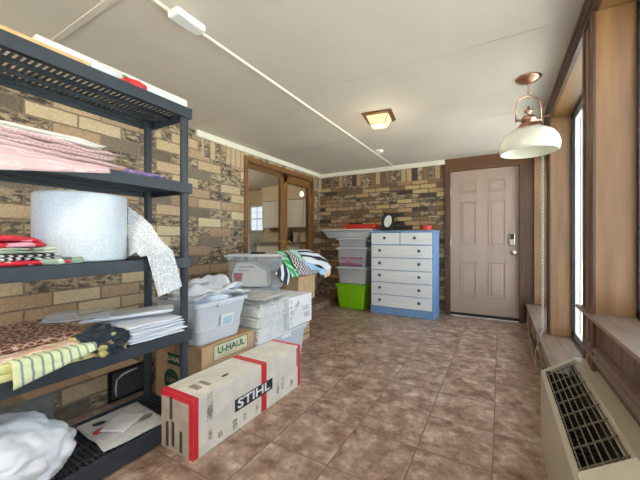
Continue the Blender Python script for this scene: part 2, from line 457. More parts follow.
M['navy'] = pattern('navy_print_garment', 'vor', [(42, 52, 62), (50, 60, 72), (42, 52, 62), (48, 58, 68), (42, 50, 60), (190, 176, 110)], 16)
M['tanbit'] = plain('tan_leather', (188, 142, 110), .6)
M['chev_green'] = pattern('green_white_cloth', 'wave', [(60, 170, 84), (72, 180, 96), (168, 226, 196)], 7, rot=(0, 0, .6))
M['bwcheck'] = pattern('black_white_check_cloth', 'check', [(48, 42, 48), (214, 204, 206)], 44)
M['ltblue'] = pattern('light_blue_dotted_cloth', 'vor', [(142, 184, 222), (152, 192, 228), (142, 184, 222), (196, 218, 238)], 60)
M['bwband'] = pattern('black_white_band_cloth', 'wave', [(34, 38, 52), (226, 228, 232), (226, 228, 232)], 5.2)
M['mint'] = plain('mint_cloth', (170, 222, 204), .85)

# ------------------------------------------------------------------ setting
XL, XR, YB, YF, ZC = -2.68, .36, 4.65, -1.6, 2.15
struct(boxo('floor', (XL - .15, XR + .2, YF - .15, YB + .15, -.12, 0), M['floor']))
struct(boxo('ceiling', (XL - .15, XR + .25, YF - .15, YB + .15, ZC, ZC + .1), M['ceil']))
DY0, DY1, DZ0, DZ1 = 2.80, 4.42, .09, 2.06
struct(boxo('wall_left', [(XL - .15, XL, YF - .15, DY0, 0, ZC), (XL - .15, XL, DY1, YB + .15, 0, ZC), (XL - .15, XL, DY0, DY1, DZ1, ZC)], M['brick_l']))
struct(boxo('wall_back', (XL, -.665, YB, YB + .15, 0, ZC), M['brick_b']))
struct(boxo('trim_1', [(XL, XL + .045, 2.10, YB - .045, ZC - .065, ZC), (XL, -.665, YB - .045, YB, ZC - .065, ZC)], M['crown'], bevel=.008), 'cream crown moulding round the far ceiling edge', 'moulding')
# battens over the ceiling panel joints
for i, y in enumerate((-.46, .766, 2.0, 3.2, 4.43)):
    struct(boxo('trim_%d' % (i + 2), (XL, XR, y - (.016 if i == 1 else .009), y + (.016 if i == 1 else .009), ZC - (.006 if i == 1 else .003), ZC), M['ceil'], bevel=.002))
# step under the french doors
struct(boxo('trim_8', (XL, -2.33, 2.7, YB, 0, .09), M['floor'], bevel=.006), 'tiled step below the glass doors', 'step')

# rear wall behind the camera, its unseen wide window added to let in light
struct(boxo('wall_rear', [(XL, -2.3, YF - .15, YF, 0, ZC), (0, XR + .2, YF - .15, YF, 0, ZC), (-2.3, 0, YF - .15, YF, 0, .5), (-2.3, 0, YF - .15, YF, 2.03, ZC)], M['kitchen_wall']))

# ---- right wall: piers, header, sills, knee walls
bays = [(3.35, 4.60, .25), (2.0, 3.2, .25), (.62, 1.80, .71), (-.75, .47, .71)]
struct(boxo('wall_right', [(.285, .56, 2.0, YB, 0, .222)], M['brick_r']))
pier = [(XR, .56, 4.60, YB, .25, 2.05), (XR, .56, 3.2, 3.35, .25, 2.05), (XR, .56, 1.80, 2.0, 0, 2.05), (XR, .56, .47, .62, .71, 2.05), (XR, .56, YF, -.75, .71, 2.05)]
struct(boxo('trim_9', pier, M['jamb'], bevel=.003), 'light brown window jamb posts', 'post')
# darker casing strips on the room side of each pier
cas = []
for (a, b, z) in ((3.19, 3.36, .25), (1.79, 1.99, .001), (.46, .63, .712), (-.94, -.74, .712)):
    cas += [(XR - .008, XR + .004, a, a + .045, z + .002, 2.055), (XR - .008, XR + .004, b - .03, b, z + .002, 2.055), (XR - .004, XR + .004, (a + b) / 2 - .012, (a + b) / 2 + .006, z + .002, 2.055)]
struct(boxo('trim_10', cas, M['dkwood'], bevel=.003), 'dark brown casing on the window posts', 'casing')
# header beam with stepped moulding
bm = bmesh.new()
add_prism(bm, [(.34, ZC), (.34, 2.125), (.352, 2.118), (.352, 2.098), (.338, 2.09), (.338, 2.07), (.35, 2.062), (.35, 2.045), (.372, 2.045), (.372, ZC)], YF, YB - .02)
struct(obj('trim_11', bm, M['dkwood_y']), 'dark stained header moulding above the windows', 'moulding')
struct(boxo('trim_12', (.372, .56, YF, YB, 2.045, ZC), M['jamb_y']), 'honey brown window head soffit', 'soffit')
# low stone-topped sill and high ledge
struct(boxo('trim_13', (.27, .50, 2.015, YB - .03, .222, .25), M['ledge'], bevel=.006), 'worn brown low window sill on brick', 'sill')
bm = bmesh.new()
y = 1.98; k = 0
while y > YF:
    y2 = max(y - .118, YF)
    add_box(bm, .378, .392, y2 + .003, y, .02, .68); y = y2
add_box(bm, .386, .55, YF, 1.98, 0, .68)
add_prism(bm, [(.378, .50), (.352, .507), (.348, .52), (.358, .535), (.35, .55), (.356, .565), (.378, .572)], YF, 1.98)
add_box(bm, .36, .38, YF, 1.98, 0, .09)
struct(obj('wall_right_panelling', bm, M['bead'], bevel=.0015), 'brown beadboard below the near window ledge', 'panelling')
bm = bmesh.new()
add_prism(bm, [(.335, .695), (.33, .703), (.335, .712), (.50, .712), (.50, .68), (.362, .68), (.352, .688)], YF, 2.03)
struct(obj('trim_14', bm, M['ledge'], bevel=.001), 'worn brown wooden window ledge above the air conditioner', 'sill')

# windows
def window(idx, a, b, z, horiz=False, zt=2.045):
    if not horiz:
        w = sthing('window_%d' % idx, None, (.515, (a + b) / 2, z))
        h = zt - z; L = (b - a) / 2
        fr = [(-.02, .02, -L, -L + .028, 0, h), (-.02, .02, L - .028, L, 0, h), (-.02, .02, -L, L, 0, .03), (-.02, .02, -L, L, h - .03, h)]
        boxo('window_frame', fr, M['blackframe'], w, .003)
        fr2 = [(.0, .03, -L + .028, -L + .05, .03, h - .03), (.0, .03, L - .05, L - .028, .03, h - .03), (.0, .03, -L + .05, L - .05, .03, .05), (.0, .03, -L + .05, L - .05, h - .05, h - .03)]
        boxo('sash', fr2, M['white'], w, .002)
        boxo('pane', (.012, .016, -L + .04, L - .04, .04, h - .04), M['glass'], w)
    else:
        w = sthing('window_%d' % idx, None, ((a + b) / 2, YF - .08, z))
        h = zt - z; L = (b - a) / 2
        boxo('window_frame', [(-L, -L + .04, -.02, .02, 0, h), (L - .04, L, -.02, .02, 0, h), (-L, L, -.02, .02, 0, .04), (-L, L, -.02, .02, h - .04, h), (-.02, .02, -.02, .02, 0, h)], M['blackframe'], w, .003)
        boxo('pane', (-L + .03, L - .03, -.002, .002, .03, h - .03), M['glass'], w)
for i, (a, b, z) in enumerate(bays): window(i + 1, a, b, z + (.0 if z < .5 else .002))
window(5, -2.3, 0, .5, True, 2.03)
# daylight portals in the openings (they give no light of their own)
def portal(loc, rot, sx, sy):
    l = bpy.data.lights.new('daylight_portal', 'AREA'); l.shape = 'RECTANGLE'; l.size = sx; l.size_y = sy
    l.cycles.is_portal = True
    o = bpy.data.objects.new('daylight_portal', l); C.objects.link(o); o.location = loc; o.rotation_euler = rot
for a, b, z in bays: portal((.6, (a + b) / 2, (z + 2.05) / 2), (0, PI / 2, 0), 2.05 - z, b - a)
portal((-1.15, YF - .2, 1.26), (-PI / 2, 0, 0) if False else (PI / 2, 0, 0), 2.3, 1.55)
struct(boxo('ground', (.56, 26, -14, 22, -.3, -.16), plain('pale_patio', (206, 206, 200), .85, var=.05, scale=2)), 'pale patio outside the windows', 'ground')
struct(boxo('ground_rear', (-9, .56, -14, YF - .15, -.3, -.16), plain('pale_patio_rear', (206, 206, 200), .85, var=.05, scale=2)), 'pale patio behind the room', 'ground')

# ---- entry door and its woodwork
struct(boxo('trim_15', [(-.665, -.598, 4.615, YB + .12, 0, 1.975), (.206, .262, 4.60, YB + .12, 0, 1.975), (.262, XR + .2, YB - .012, YB + .14, 0, ZC)], M['dkwood'], bevel=.004), 'dark brown door casing and side board', 'casing')
struct(boxo('trim_16', [(-.665, .262, 4.615, YB + .12, 1.975, 2.055), (-.68, XR, 4.63, YB + .12, 2.055, ZC)], M['dkwood_x'], bevel=.004), 'brown wooden board above the entry door', 'header')
d = sthing('door_1', 'taupe six-panel entry door in a dark wood frame', (-.196, 4.665, .012))
bm = bmesh.new(); W2 = .402
add_box(bm, -W2, W2, 0, .04, 0, 1.963)
def panel(bm, x0, x1, z0, z1, y):
    w = .016
    for q in ((x0, x1, z0, z0 + w), (x0, x1, z1 - w, z1), (x0, x0 + w, z0 + w, z1 - w), (x1 - w, x1, z0 + w, z1 - w)):
        add_box(bm, q[0], q[1], y - .010, y, q[2], q[3])
    add_box(bm, x0 + .035, x1 - .035, y - .006, y, z0 + .035, z1 - .035)
leaf = obj('door_leaf', bm, M['door'], d, .002)
for (x0, x1) in ((-.27, -.072), (.063, .262)):
    for (z0, z1) in ((1.655, 1.815), (.94, 1.545), (.265, .735)):
        bm = bmesh.new(); panel(bm, x0, x1, z0, z1, 0); obj('door_panel', bm, M['door'], d, .003)
for z in (.28, .98, 1.68):
    bm = bmesh.new(); add_lathe(bm, [(0, -.05), (.008, -.05), (.008, .05), (0, .05)], 10); o = obj('hinge', bm, M['knob'], d, smooth=False); o.location = (-W2 + .004, -.006, z)
k = boxo('keypad_lock', (.295, .36, -.028, 0, .955, 1.105), M['knob'], d, .008, 'keypad deadbolt with a black face')
boxo('keypad_face', (.306, .350, -.034, -.026, 1.03, 1.098), M['black'], k, .003)
bm = bmesh.new(); add_lathe(bm, [(0, 0), (.03, 0), (.03, .006), (.012, .012), (.012, .03), (.027, .042), (.03, .056), (.024, .07), (0, .074)], 20, Matrix.Rotation(PI / 2, 4, 'X'))
o = obj('door_knob', bm, M['knob'], d, smooth=True); o.location = (.342, 0, .865)
boxo('door_sweep', (-W2, W2, -.008, 0, -.008, .03), M['black'], d)

# ---- french doors to the kitchen
XD = -2.70
struct(boxo('trim_17', [(XD - .1, XL + .02, DY0, DY0 + .06, DZ0, DZ1), (XD - .1, XL + .02, DY1 - .05, DY1, DZ0, DZ1), (XD - .1, XL + .02, DY0 + .06, DY1 - .05, 1.99, DZ1)], M['honey_y'], bevel=.004), 'honey brown frame of the glass doors', 'casing')
def french(idx, a, b, top, kn):
    t = sthing('door_%d' % idx, 'honey brown wooden door with a full glass pane', (XD, (a + b) / 2, DZ0))
    L = (b - a) / 2; h = top - DZ0
    boxo('stile', (-.045, 0, -L, -L + (.045 if idx == 2 else .085), 0, h), M['honey'], t, .004)
    boxo('stile', (-.045, 0, L - (.07 if idx == 2 else .03), L, 0, h), M['honey'], t, .004)
    boxo('rail', (-.045, 0, -L, L, 0, .22), M['honey_y'], t, .004)
    boxo('rail', (-.045, 0, -L, L, h - (.055 if idx == 2 else .115), h), M['honey_y'], t, .004)
    boxo('pane', (-.026, -.020, -L + .03, L - .02, .2, h - .05), M['glass'], t)
    bm = bmesh.new(); add_lathe(bm, [(0, 0), (.024, 0), (.024, .005), (.010, .01), (.010, .03), (.024, .042), (.024, .056), (0, .064)], 16, Matrix.Rotation(PI / 2, 4, 'Y'))
    o = obj('door_handle', bm, M['brass'], t, smooth=True); o.location = (0, kn - (a + b) / 2, 1.005 - DZ0)
    for z in (.3, 1.6):
        bm = bmesh.new(); add_lathe(bm, [(0, -.04), (.006, -.04), (.006, .04), (0, .04)], 8); q = obj('hinge', bm, M['brass'], t); q.location = (.004, (-L if idx == 2 else L), z)
french(2, DY0 + .06, 3.632, 1.985, 3.55)
french(3, 3.638, DY1 - .055, 1.985, 3.70)

# ---- kitchen seen through the glass
KX0, KX1, KY0, KY1, KZ = -8.4, XL - .16, .8, 7.15, 2.5
struct(boxo('floor_kitchen', (KX0, KX1, KY0, KY1, -.03, .085), plain('kitchen_floor', (150, 118, 88), .4, scale=3)))
struct(boxo('ceiling_kitchen', (KX0, KX1, KY0, KY1, KZ, KZ + .1), M['ceil']))
struct(boxo('wall_kitchen', [(KX0, KX1, KY1, KY1 + .1, 0, KZ), (KX0 - .1, KX0, KY0, KY1, 0, KZ), (KX0, KX1, KY0 - .1, KY0, 0, KZ), (KX1 - .0, KX1 + .01, YB + .16, KY1, 0, KZ)], M['kitchen_wall']))
struct(boxo('trim_18', [(-5.8, KX1, KY1 - .38, KY1, 2.1, KZ)], M['kitchen_wall']), 'beige soffit above the kitchen cabinets', 'soffit')
def cab(x0, x1, i):
    t = thing('wall_cabinet', ['cream upper cabinet next to the kitchen window', 'cream upper cabinet second from the kitchen window', 'cream upper cabinet seen left of the door stiles', 'cream upper cabinet seen right of the door stiles', 'cream upper cabinet behind the pendant, at the right edge of the glass'][i], 'cabinet', ((x0 + x1) / 2, KY1 - .35, 1.36), group='cream upper kitchen cabinets')
    L = (x1 - x0) / 2
    boxo('body', (-L, L, .0, .345, 0, .73), M['kitchen_cab'], t)
    bm = bmesh.new(); add_box(bm, -L + .008, L - .008, -.02, 0, .01, .72); panel(bm, -L + .05, L - .05, .06, .67, -.02)
    q = obj('cabinet_door', bm, M['kitchen_cab'], t, .003)
xs = [-5.8, -5.32, -4.86, -4.4, -3.94, -3.46]
for i in range(5): cab(xs[i] + .002, xs[i + 1] - .002, i)
def bcab(x0, x1, i):
    t = thing('base_cabinet', ['cream base cabinet below the kitchen window', 'cream base cabinet under the left of the counter', 'cream base cabinet under the right of the counter'][i], 'cabinet', ((x0 + x1) / 2, KY1 - .6, .086), group='cream base kitchen cabinets')
    L = (x1 - x0) / 2
    boxo('body', (-L, L, 0, .58, 0, .82), M['kitchen_cab'], t)
    boxo('cabinet_door', (-L + .02, L - .02, -.02, 0, .05, .58), M['kitchen_cab'], t, .004)
    q = boxo('drawer', (-L + .02, L - .02, -.02, 0, .61, .79), M['kitchen_cab'], t, .004)
    boxo('handle', (-.06, .06, -.035, -.02, .69, .71), M['pewter'], q, .002)
for i, (a, b) in enumerate(((-7.4, -6.25), (-6.24, -5.0), (-4.99, -3.6))): bcab(a, b, i)
tag(boxo('worktop', (-7.4, -3.6, KY1 - .64, KY1 - .01, .908, .945), M['counter'], bevel=.004), 'dark worktop running below the kitchen cabinets', 'worktop')
w = sthing('window_6', 'bright kitchen window with small panes', (-6.28, KY1 - .01, 1.28))
boxo('window_frame', [(-.26, .26, -.03, 0, 0, .04), (-.26, .26, -.03, 0, .72, .76), (-.26, -.22, -.03, 0, 0, .76), (.22, .26, -.03, 0, 0, .76), (-.01, .01, -.025, 0, 0, .76), (-.26, .26, -.025, 0, .36, .39), (-.26, .26, -.02, 0, .18, .19), (-.26, .26, -.02, 0, .56, .57)], M['white'], w)
boxo('pane', (-.23, .23, -.01, -.004, .03, .73), M['winlit'], w)
# white drawer chest and shelf unit standing by the glass inside
t = thing('white_chest', 'white drawer chest seen low behind the left glass door', 'chest', (-5.45, 5.55, .086))
boxo('body', (-.42, .3, 0, .5, 0, 1.10), M['white'], t, .005)
for z in (.08, .33, .58, .83):
    q = boxo('drawer', (-.4, .28, -.015, 0, z, z + .23), M['white'], t, .004)
    for x in (-.25, .13): boxo('knob', (x - .018, x + .018, -.04, -.015, z + .1, z + .135), M['pewter'], q, .004)
t = thing('kitchen_island', 'pale island with a grey top seen through the glass doors', 'kitchen island', (-4.5, 5.6, .086))
boxo('body', (-.45, .75, 0, .7, 0, .86), M['kitchen_cab'], t, .004)
boxo('top', (-.5, .8, -.05, .75, .86, .9), M['slate'], t, .004)
bm = bmesh.new(); add_lathe(bm, [(0, 0), (.07, 0), (.075, .12), (.06, .24), (.02, .26), (.02, .3), (0, .3)], 16)
tag(obj('coffee_maker', bm, M['black'], smooth=True), 'black appliance standing on the kitchen island', 'appliance', loc=(-4.2, 5.9, .987))
bm = bmesh.new(); add_lathe(bm, [(0, 0), (.05, 0), (.06, .1), (.04, .2), (0, .22)], 16)
tag(obj('vase', bm, M['tanstone'], smooth=True), 'tan jar on the kitchen island', 'jar', loc=(-3.95, 5.85, .987))
t = thing('kitchen_pendant', 'small lit glass pendant lamp hanging in the kitchen', 'lamp', (-3.95, 6.0, KZ))
bm = bmesh.new(); add_tube(bm, [(0, 0, 0), (0, 0, -.36)], .006); obj('cord', bm, M['black'], t)
bm = bmesh.new(); add_lathe(bm, [(0, .0), (.02, 0), (.035, -.03), (.04, -.07), (.03, -.1), (0, -.11)], 20); o = obj('lamp_shade', bm, M['pendglow'], t, smooth=True); o.location = (0, 0, -.36)
t = thing('kitchen_fill_lamp', 'added round fill lamp on the kitchen ceiling, out of view', 'lamp', (-5.6, 4.6, KZ))  # added lamp, out of view, so that the kitchen is lit
bm = bmesh.new(); add_lathe(bm, [(0, -.08), (.14, -.06), (.2, 0), (0, 0)], 24); obj('diffuser', bm, M['pendglow'], t, smooth=True)
l = bpy.data.lights.new('kitchen_fill_light', 'POINT'); l.energy = 36; l.color = (1, .87, .7); l.shadow_soft_size = .15
o = bpy.data.objects.new('kitchen_fill_light', l); C.objects.link(o); o.location = (-5.6, 4.6, 2.2)

# ------------------------------------------------------------------ ceiling fittings
t = thing('ceiling_light', 'small square copper ceiling lamp with lit tapered glass', 'ceiling lamp', (-.945, 2.70, ZC), math.radians(8))
bm = bmesh.new(); add_prism(bm, [(-.13, 0), (.13, 0), (.13, -.006), (.105, -.018), (-.105, -.018), (-.13, -.006)], -.13, .13); obj('mounting_plate', bm, M['bronze'], t, .003)
a, b2, h = .098, .066, -.088
def quad_frustum(bm, a, b, z0, z1):
    A = [bm.verts.new((x * a, y * a, z0)) for x, y in ((-1, -1), (1, -1), (1, 1), (-1, 1))]; B = [bm.verts.new((x * b, y * b, z1)) for x, y in ((-1, -1), (1, -1), (1, 1), (-1, 1))]
    for i in range(4): bm.faces.new((A[i], A[(i + 1) % 4], B[(i + 1) % 4], B[i]))
    bm.faces.new(B)
bm = bmesh.new(); quad_frustum(bm, a, b2, -.018, h); obj('glass_panes', bm, M['lampglow'], t)
bm = bmesh.new()
cs = ((-1, -1), (1, -1), (1, 1), (-1, 1))
for i in range(4):
    x, y = cs[i]; x2, y2 = cs[(i + 1) % 4]
    add_tube(bm, [(x * a, y * a, -.018), (x * b2, y * b2, h)], .0035, 6); add_tube(bm, [(x * b2, y * b2, h), (x2 * b2, y2 * b2, h)], .0035, 6)
obj('glass_frame', bm, M['bronze'], t)
l = bpy.data.lights.new('ceiling_bulb_and_fill', 'POINT'); l.energy = 1.6; l.color = (1, .84, .62); l.shadow_soft_size = .06
o = bpy.data.objects.new('ceiling_bulb_and_fill', l); C.objects.link(o); o.location = (-.945, 2.70, ZC - .16)

# added fill lamp behind the camera, copied from the fixture, to brighten the ceiling
t2 = t.copy(); C.objects.link(t2); t2.location = (-.945, -.75, ZC); t2['label'] = 'added square fill lamp near the rear window, out of view'
for ch in list(t.children):
    c_ = ch.copy(); C.objects.link(c_); c_.parent = t2
for (yy, en) in ((-.75, 22),):
    l = bpy.data.lights.new('ceiling_bulb_and_fill', 'POINT'); l.energy = en; l.color = (1, .88, .72); l.shadow_soft_size = .08
    o = bpy.data.objects.new('ceiling_bulb_and_fill', l); C.objects.link(o); o.location = (-.945, yy, ZC - .2)

# surface raceway, junction box, round cap
t = thing('cable_raceway', 'thin white cable raceway running along the ceiling', 'cable raceway', (-1.385, 0, ZC))
bm = bmesh.new(); add_prism(bm, [(-.009, 0), (.009, 0), (.006, -.011), (-.006, -.011)], YF + .01, 4.6); obj('channel', bm, M['crown'], t)
tag(boxo('ceiling_junction_box', (-.04, .04, -.085, .085, -.04, 0), M['white'], bevel=.012), 'white oblong box mounted on the ceiling raceway', 'junction box', loc=(-1.355, 1.02, ZC - .0005))
bm = bmesh.new(); add_lathe(bm, [(0, -.03), (.04, -.028), (.05, -.015), (.055, 0), (0, 0)], 24)
tag(obj('smoke_detector', bm, M['crown'], smooth=True), 'small round white disc on the ceiling beside the raceway end', 'smoke detector', loc=(-1.31, 3.74, ZC - .0005))

# pendant lamp
t = thing('pendant_lamp', 'white opal glass pendant lamp with copper fittings by the window', 'pendant lamp', (.168, 2.57, ZC))
bm = bmesh.new(); add_lathe(bm, [(0, 0), (.075, 0), (.078, -.006), (.066, -.012), (.06, -.022), (.04, -.026), (.03, -.034), (.012, -.038), (0, -.04)], 32); obj('ceiling_canopy', bm, M['copper'], t, smooth=True)
bm = bmesh.new()
def link(bm, c, r, L, rot):
    pts = []
    for i in range(12):
        an = 2 * PI * i / 12; x = r * math.cos(an); z = L * math.sin(an)
        pts.append((c[0] + x * math.cos(rot), c[1] + x * math.sin(rot), c[2] + z))
    add_tube(bm, pts, .0022, 6, True)
z = -.045; i = 0
while z > -.12:
    link(bm, (0, 0, z), .009, .016, (i % 2) * PI / 2); z -= .024; i += 1
obj('chain', bm, M['copper'], t, smooth=True)
bm = bmesh.new(); pts = []
for i in range(17):
    an = PI * i / 16; pts.append((.078 * math.cos(an), 0, -.185 + .06 * math.sin(an)))
add_tube(bm, [(.078, 0, -.30)] + pts + [(-.078, 0, -.30)], .0055, 8)
add_box(bm, -.08, .08, -.006, .006, -.297, -.285)
o = obj('yoke', bm, M['copper'], t, smooth=True); o.rotation_euler = (0, 0, math.radians(20))
bm = bmesh.new(); add_lathe(bm, [(0, -.195), (.008, -.195), (.008, -.215), (.022, -.222), (.026, -.235), (.012, -.245), (.012, -.262), (.04, -.268), (.046, -.28), (.046, -.296), (.03, -.302), (.03, -.315), (.06, -.322), (.07, -.336), (.078, -.352), (.074, -.362), (0, -.362)], 28); obj('socket_cap', bm, M['copper'], t, smooth=True)
bm = bmesh.new(); pr = [(.07, -.352), (.115, -.366), (.15, -.392), (.172, -.43), (.18, -.47), (.176, -.498), (.17, -.512)]
inner = [(r - .004, z + .001) for r, z in pr[::-1]]
add_lathe(bm, pr + [(.166, -.514)] + inner, 48, closed=True); obj('lamp_shade', bm, M['opal'], t, smooth=True)
bm = bmesh.new(); add_lathe(bm, [(0, -.45), (.022, -.44), (.03, -.42), (.022, -.39), (.013, -.37), (.013, -.36), (0, -.36)], 16); obj('bulb', bm, M['white'], t, smooth=True)

# swag chain by the window
t = thing('hanging_chain', 'long white bead chain hanging by the window to the low sill', 'chain', (.30, 3.11, 0))
bm = bmesh.new(); z = 2.03; i = 0
while z > .30:
    link(bm, (0, 0, z), .008, .016, (i % 2) * PI / 2 + .4); z -= .026; i += 1
obj('links', bm, M['knob'], t, smooth=True)
bm = bmesh.new()
add_tube(bm, [(0, 0, .30), (-.02, .03, .22), (-.045, .015, .12), (-.05, -.02, .03), (-.048, -.05, .008)], .0035, 6)
add_tube(bm, [(-.03, 1.1, .235), (-.05, .85, .16), (-.055, .55, .09), (-.055, .25, .04), (-.05, .0, .012), (-.048, -.05, .008)], .0035, 6)
q = obj('cord', bm, M['knob'], t, smooth=True)
boxo('hook', (-.006, .05, -.006, .006, 2.035, 2.05), M['copper'], t)

# ------------------------------------------------------------------ air conditioner
t = thing('wall_air_conditioner', 'beige wall air conditioner with a dark top grille below the window ledge', 'air conditioner', (.18, .86, .0))
# local x: 0 front .. .162 wall
L = 1.10
bm = bmesh.new()
add_prism(bm, [(0, .0), (.0, .365), (.012, .374), (.018, .374), (.018, .33), (.012, .0)], 0, L)                       # front
add_prism(bm, [(.122, .432), (.135, .46), (.197, .46), (.197, .30), (.122, .30)], 0, L)                 # rear strip
add_prism(bm, [(0.001, .0), (.001, .364), (.015, .374), (.136, .459), (.168, .459), (.168, .0)], L - .035, L + .004)    # far cheek
add_prism(bm, [(0.001, .0), (.001, .364), (.015, .374), (.136, .459), (.168, .459), (.168, .0)], 0, .02)
add_box(bm, .02, .168, .02, L - .03, .01, .26)
obj('case', bm, M['ac'], t, .0025)
bm = bmesh.new(); add_prism(bm, [(.010, .378), (.014, .386), (.132, .468), (.14, .46), (.136, .44), (.014, .36)], .02, .27); obj('control_cover', bm, M['ac2'], t, .003)
bm = bmesh.new(); add_box(bm, .014, .125, .27, L - .035, .30, .315); add_box(bm, .113, .1215, .27, L - .035, .315, .43); add_box(bm, .018, .1215, L - .042, L - .0355, .315, .38); obj('coil_tray_shade', bm, M['ac_dark'], t)  # dark liner added over the inner wall as painted shade
bm = bmesh.new(); y = .29
while y < L - .05:
    add_box(bm, .018, .122, y, y + .003, .315, .322); y += .03
obj('coil_fins', bm, M['ac_dark'], t)
bm = bmesh.new()
sl = (.459 - .374) / (.136 - .015)
for i in range(7):
    x = .022 + i * .0165; z = .376 + (x - .015) * sl
    add_box(bm, x - .0013, x + .0013, .27, L - .035, z - .006, z)
for i in range(8):
    y = .30 + i * .104
    add_prism(bm, [(.014, .364), (.014, .370), (.128, .450), (.128, .444)], y, y + .005)
obj('grille', bm, M['ac_bar'], t)

# ------------------------------------------------------------------ shelf unit
SX0, SX1, SY0, SY1 = -1.885, -1.485, .02, 1.15
t = thing('shelving_unit', 'tall charcoal plastic shelving unit with five slatted shelves along the left', 'shelving', (0, 0, 0))
tops = [.095, .54, .942, 1.35, 1.765]
for k, zt in enumerate(tops):
    bm = bmesh.new(); lh = .055 if k else .085; zb = zt - lh
    add_box(bm, SX1 - .012, SX1, SY0, SY1, zb, zt); add_box(bm, SX0, SX0 + .012, SY0, SY1, zb, zt)
    add_box(bm, SX0 + .012, SX1 - .012, SY1 - .012, SY1, zb, zt); add_box(bm, SX0 + .012, SX1 - .012, SY0, SY0 + .012, zb, zt)
    zz = zt - .012
    for x in (SX0 + .012, SX0 + .11, SX0 + .2155, SX0 + .32, SX1 - .024):
        add_box(bm, x - .006 + .006, x + .012, SY0 + .012, SY1 - .012, zz - .022, zz)
    y = SY0 + .02
    while y < SY1 - .02:
        add_box(bm, SX0 + .012, SX1 - .012, y, y + .011, zz - .006, zz + .001); y += .0235
    for (x, y) in ((SX0 + .03, SY1 - .03), (SX1 - .03, SY1 - .03), (SX0 + .03, SY0 + .03), (SX1 - .03, SY0 + .03)):
        add_lathe(bm, [(0, zb), (.028, zb), (.028, zt), (0, zt)], 16, Matrix.Translation((x, y, 0)))
    obj('shelf', bm, M['shelf'], t, .0015)
for (x, y) in ((SX0 + .03, SY1 - .03), (SX1 - .03, SY1 - .03), (SX0 + .03, SY0 + .03), (SX1 - .03, SY0 + .03)):
    bm = bmesh.new(); add_lathe(bm, [(0, 0), (.021, 0), (.021, 1.77), (0, 1.77)], 20, Matrix.Translation((x, y, 0))); obj('post', bm, M['shelf'], t, smooth=False)

S = {k: z for k, z in zip((5, 4, 3, 2, 1), tops)}
e = .0008
# top shelf
bm = bmesh.new(); add_prism(bm, [(-.028, 0), (.028, 0), (.028, .05), (.02, .062), (-.02, .062), (-.028, .05)], 0, .66)
tag(obj('white_trim_board', bm, M['white'], bevel=.004), 'long white trim board lying on top of the shelving', 'board', loc=(-1.555, .49, S[1] + e))
tag(boxo('thin_wood_strip', (-.008, .008, 0, .55, 0, .02), plain('raw_pine', (214, 170, 120), .7), bevel=.001), 'thin raw pine strip lying on the shelving front edge', 'strip', loc=(-1.507, .10, S[1] + e))
soft('red_snack_bag', 'small red and green bag on top of the shelving', 'bag', (-1.506, .84, S[1] + e), PI / 2, .12, .028, .03, 31, pattern('red_green_foil', 'vor', [(196, 36, 40), (206, 44, 46), (60, 150, 90), (196, 36, 40), (236, 226, 220)], 30, .35), amp=.004)
soft('white_plastic_wrapper', 'crumpled clear white wrapper on top of the shelving', 'wrapper', (-1.506, .72, S[1] + e), PI / 2, .12, .028, .034, 33, M['film'], amp=.008)
# second shelf: pink cloths
tp = lambda u, v: 1 - .36 * (v + 1) / 2
soft('pink_folded_cloth', 'pale pink folded cloth, lowest of the pink pile', 'cloth', (-1.66, .44, S[2] + e), 0, .33, .68, .042, 1, M['pink2'], layers=2, amp=.012, rag=.02, taper=tp)
soft('pink_folded_cloth', 'pink checked cloth in the middle of the pile on the second shelf', 'cloth', (-1.67, .42, S[2] + .042), .06, .33, .62, .055, 2, M['pink'], layers=3, amp=.014, rag=.03, taper=tp)
soft('white_folded_cloth', 'white folded cloth on top of the pink pile', 'cloth', (-1.70, .44, S[2] + .096), -.05, .29, .58, .034, 3, M['whitecloth'], layers=2, amp=.013, rag=.03, taper=tp)
def hang(x0, y0, y1, z0, drop, seed, out=.012):
    def f(u, v):
        y = y0 + (y1 - y0) * u; s = v * 2
        d = drop * (1 - .75 * u)
        if s < 1: return (x0 - .13 * (1 - s), y, z0 + .004 * nz(y, s, seed, 9))
        q = s - 1; return (x0 + out * math.sin(q * PI / 2) + .004 * nz(y, q, seed, 14), y, z0 - q * d - .004)
    return sheet(f, 34, 16)
tag(obj('pink_hanging_cloth', hang(SX1 + .004, .20, .72, S[2] + .006, .10, 4), M['pink2'], smooth=True, solid=.003), 'pink striped cloth whose edge hangs over the second shelf', 'cloth')
soft('purple_cloth', 'flat purple cloth at the right of the second shelf', 'cloth', (-1.62, .90, S[2] + e), 0, .2, .24, .022, 5, M['purple'], layers=2, amp=.004)
bm = bmesh.new(); add_lathe(bm, [(0, 0), (.012, .003), (.016, .013), (.012, .024), (0, .027)], 16)
tag(obj('wooden_bead', bm, M['tanbit'], smooth=True), 'small round tan knob on the second shelf between pink and purple cloth', 'knob', loc=(-1.50, .775, S[2] + e))
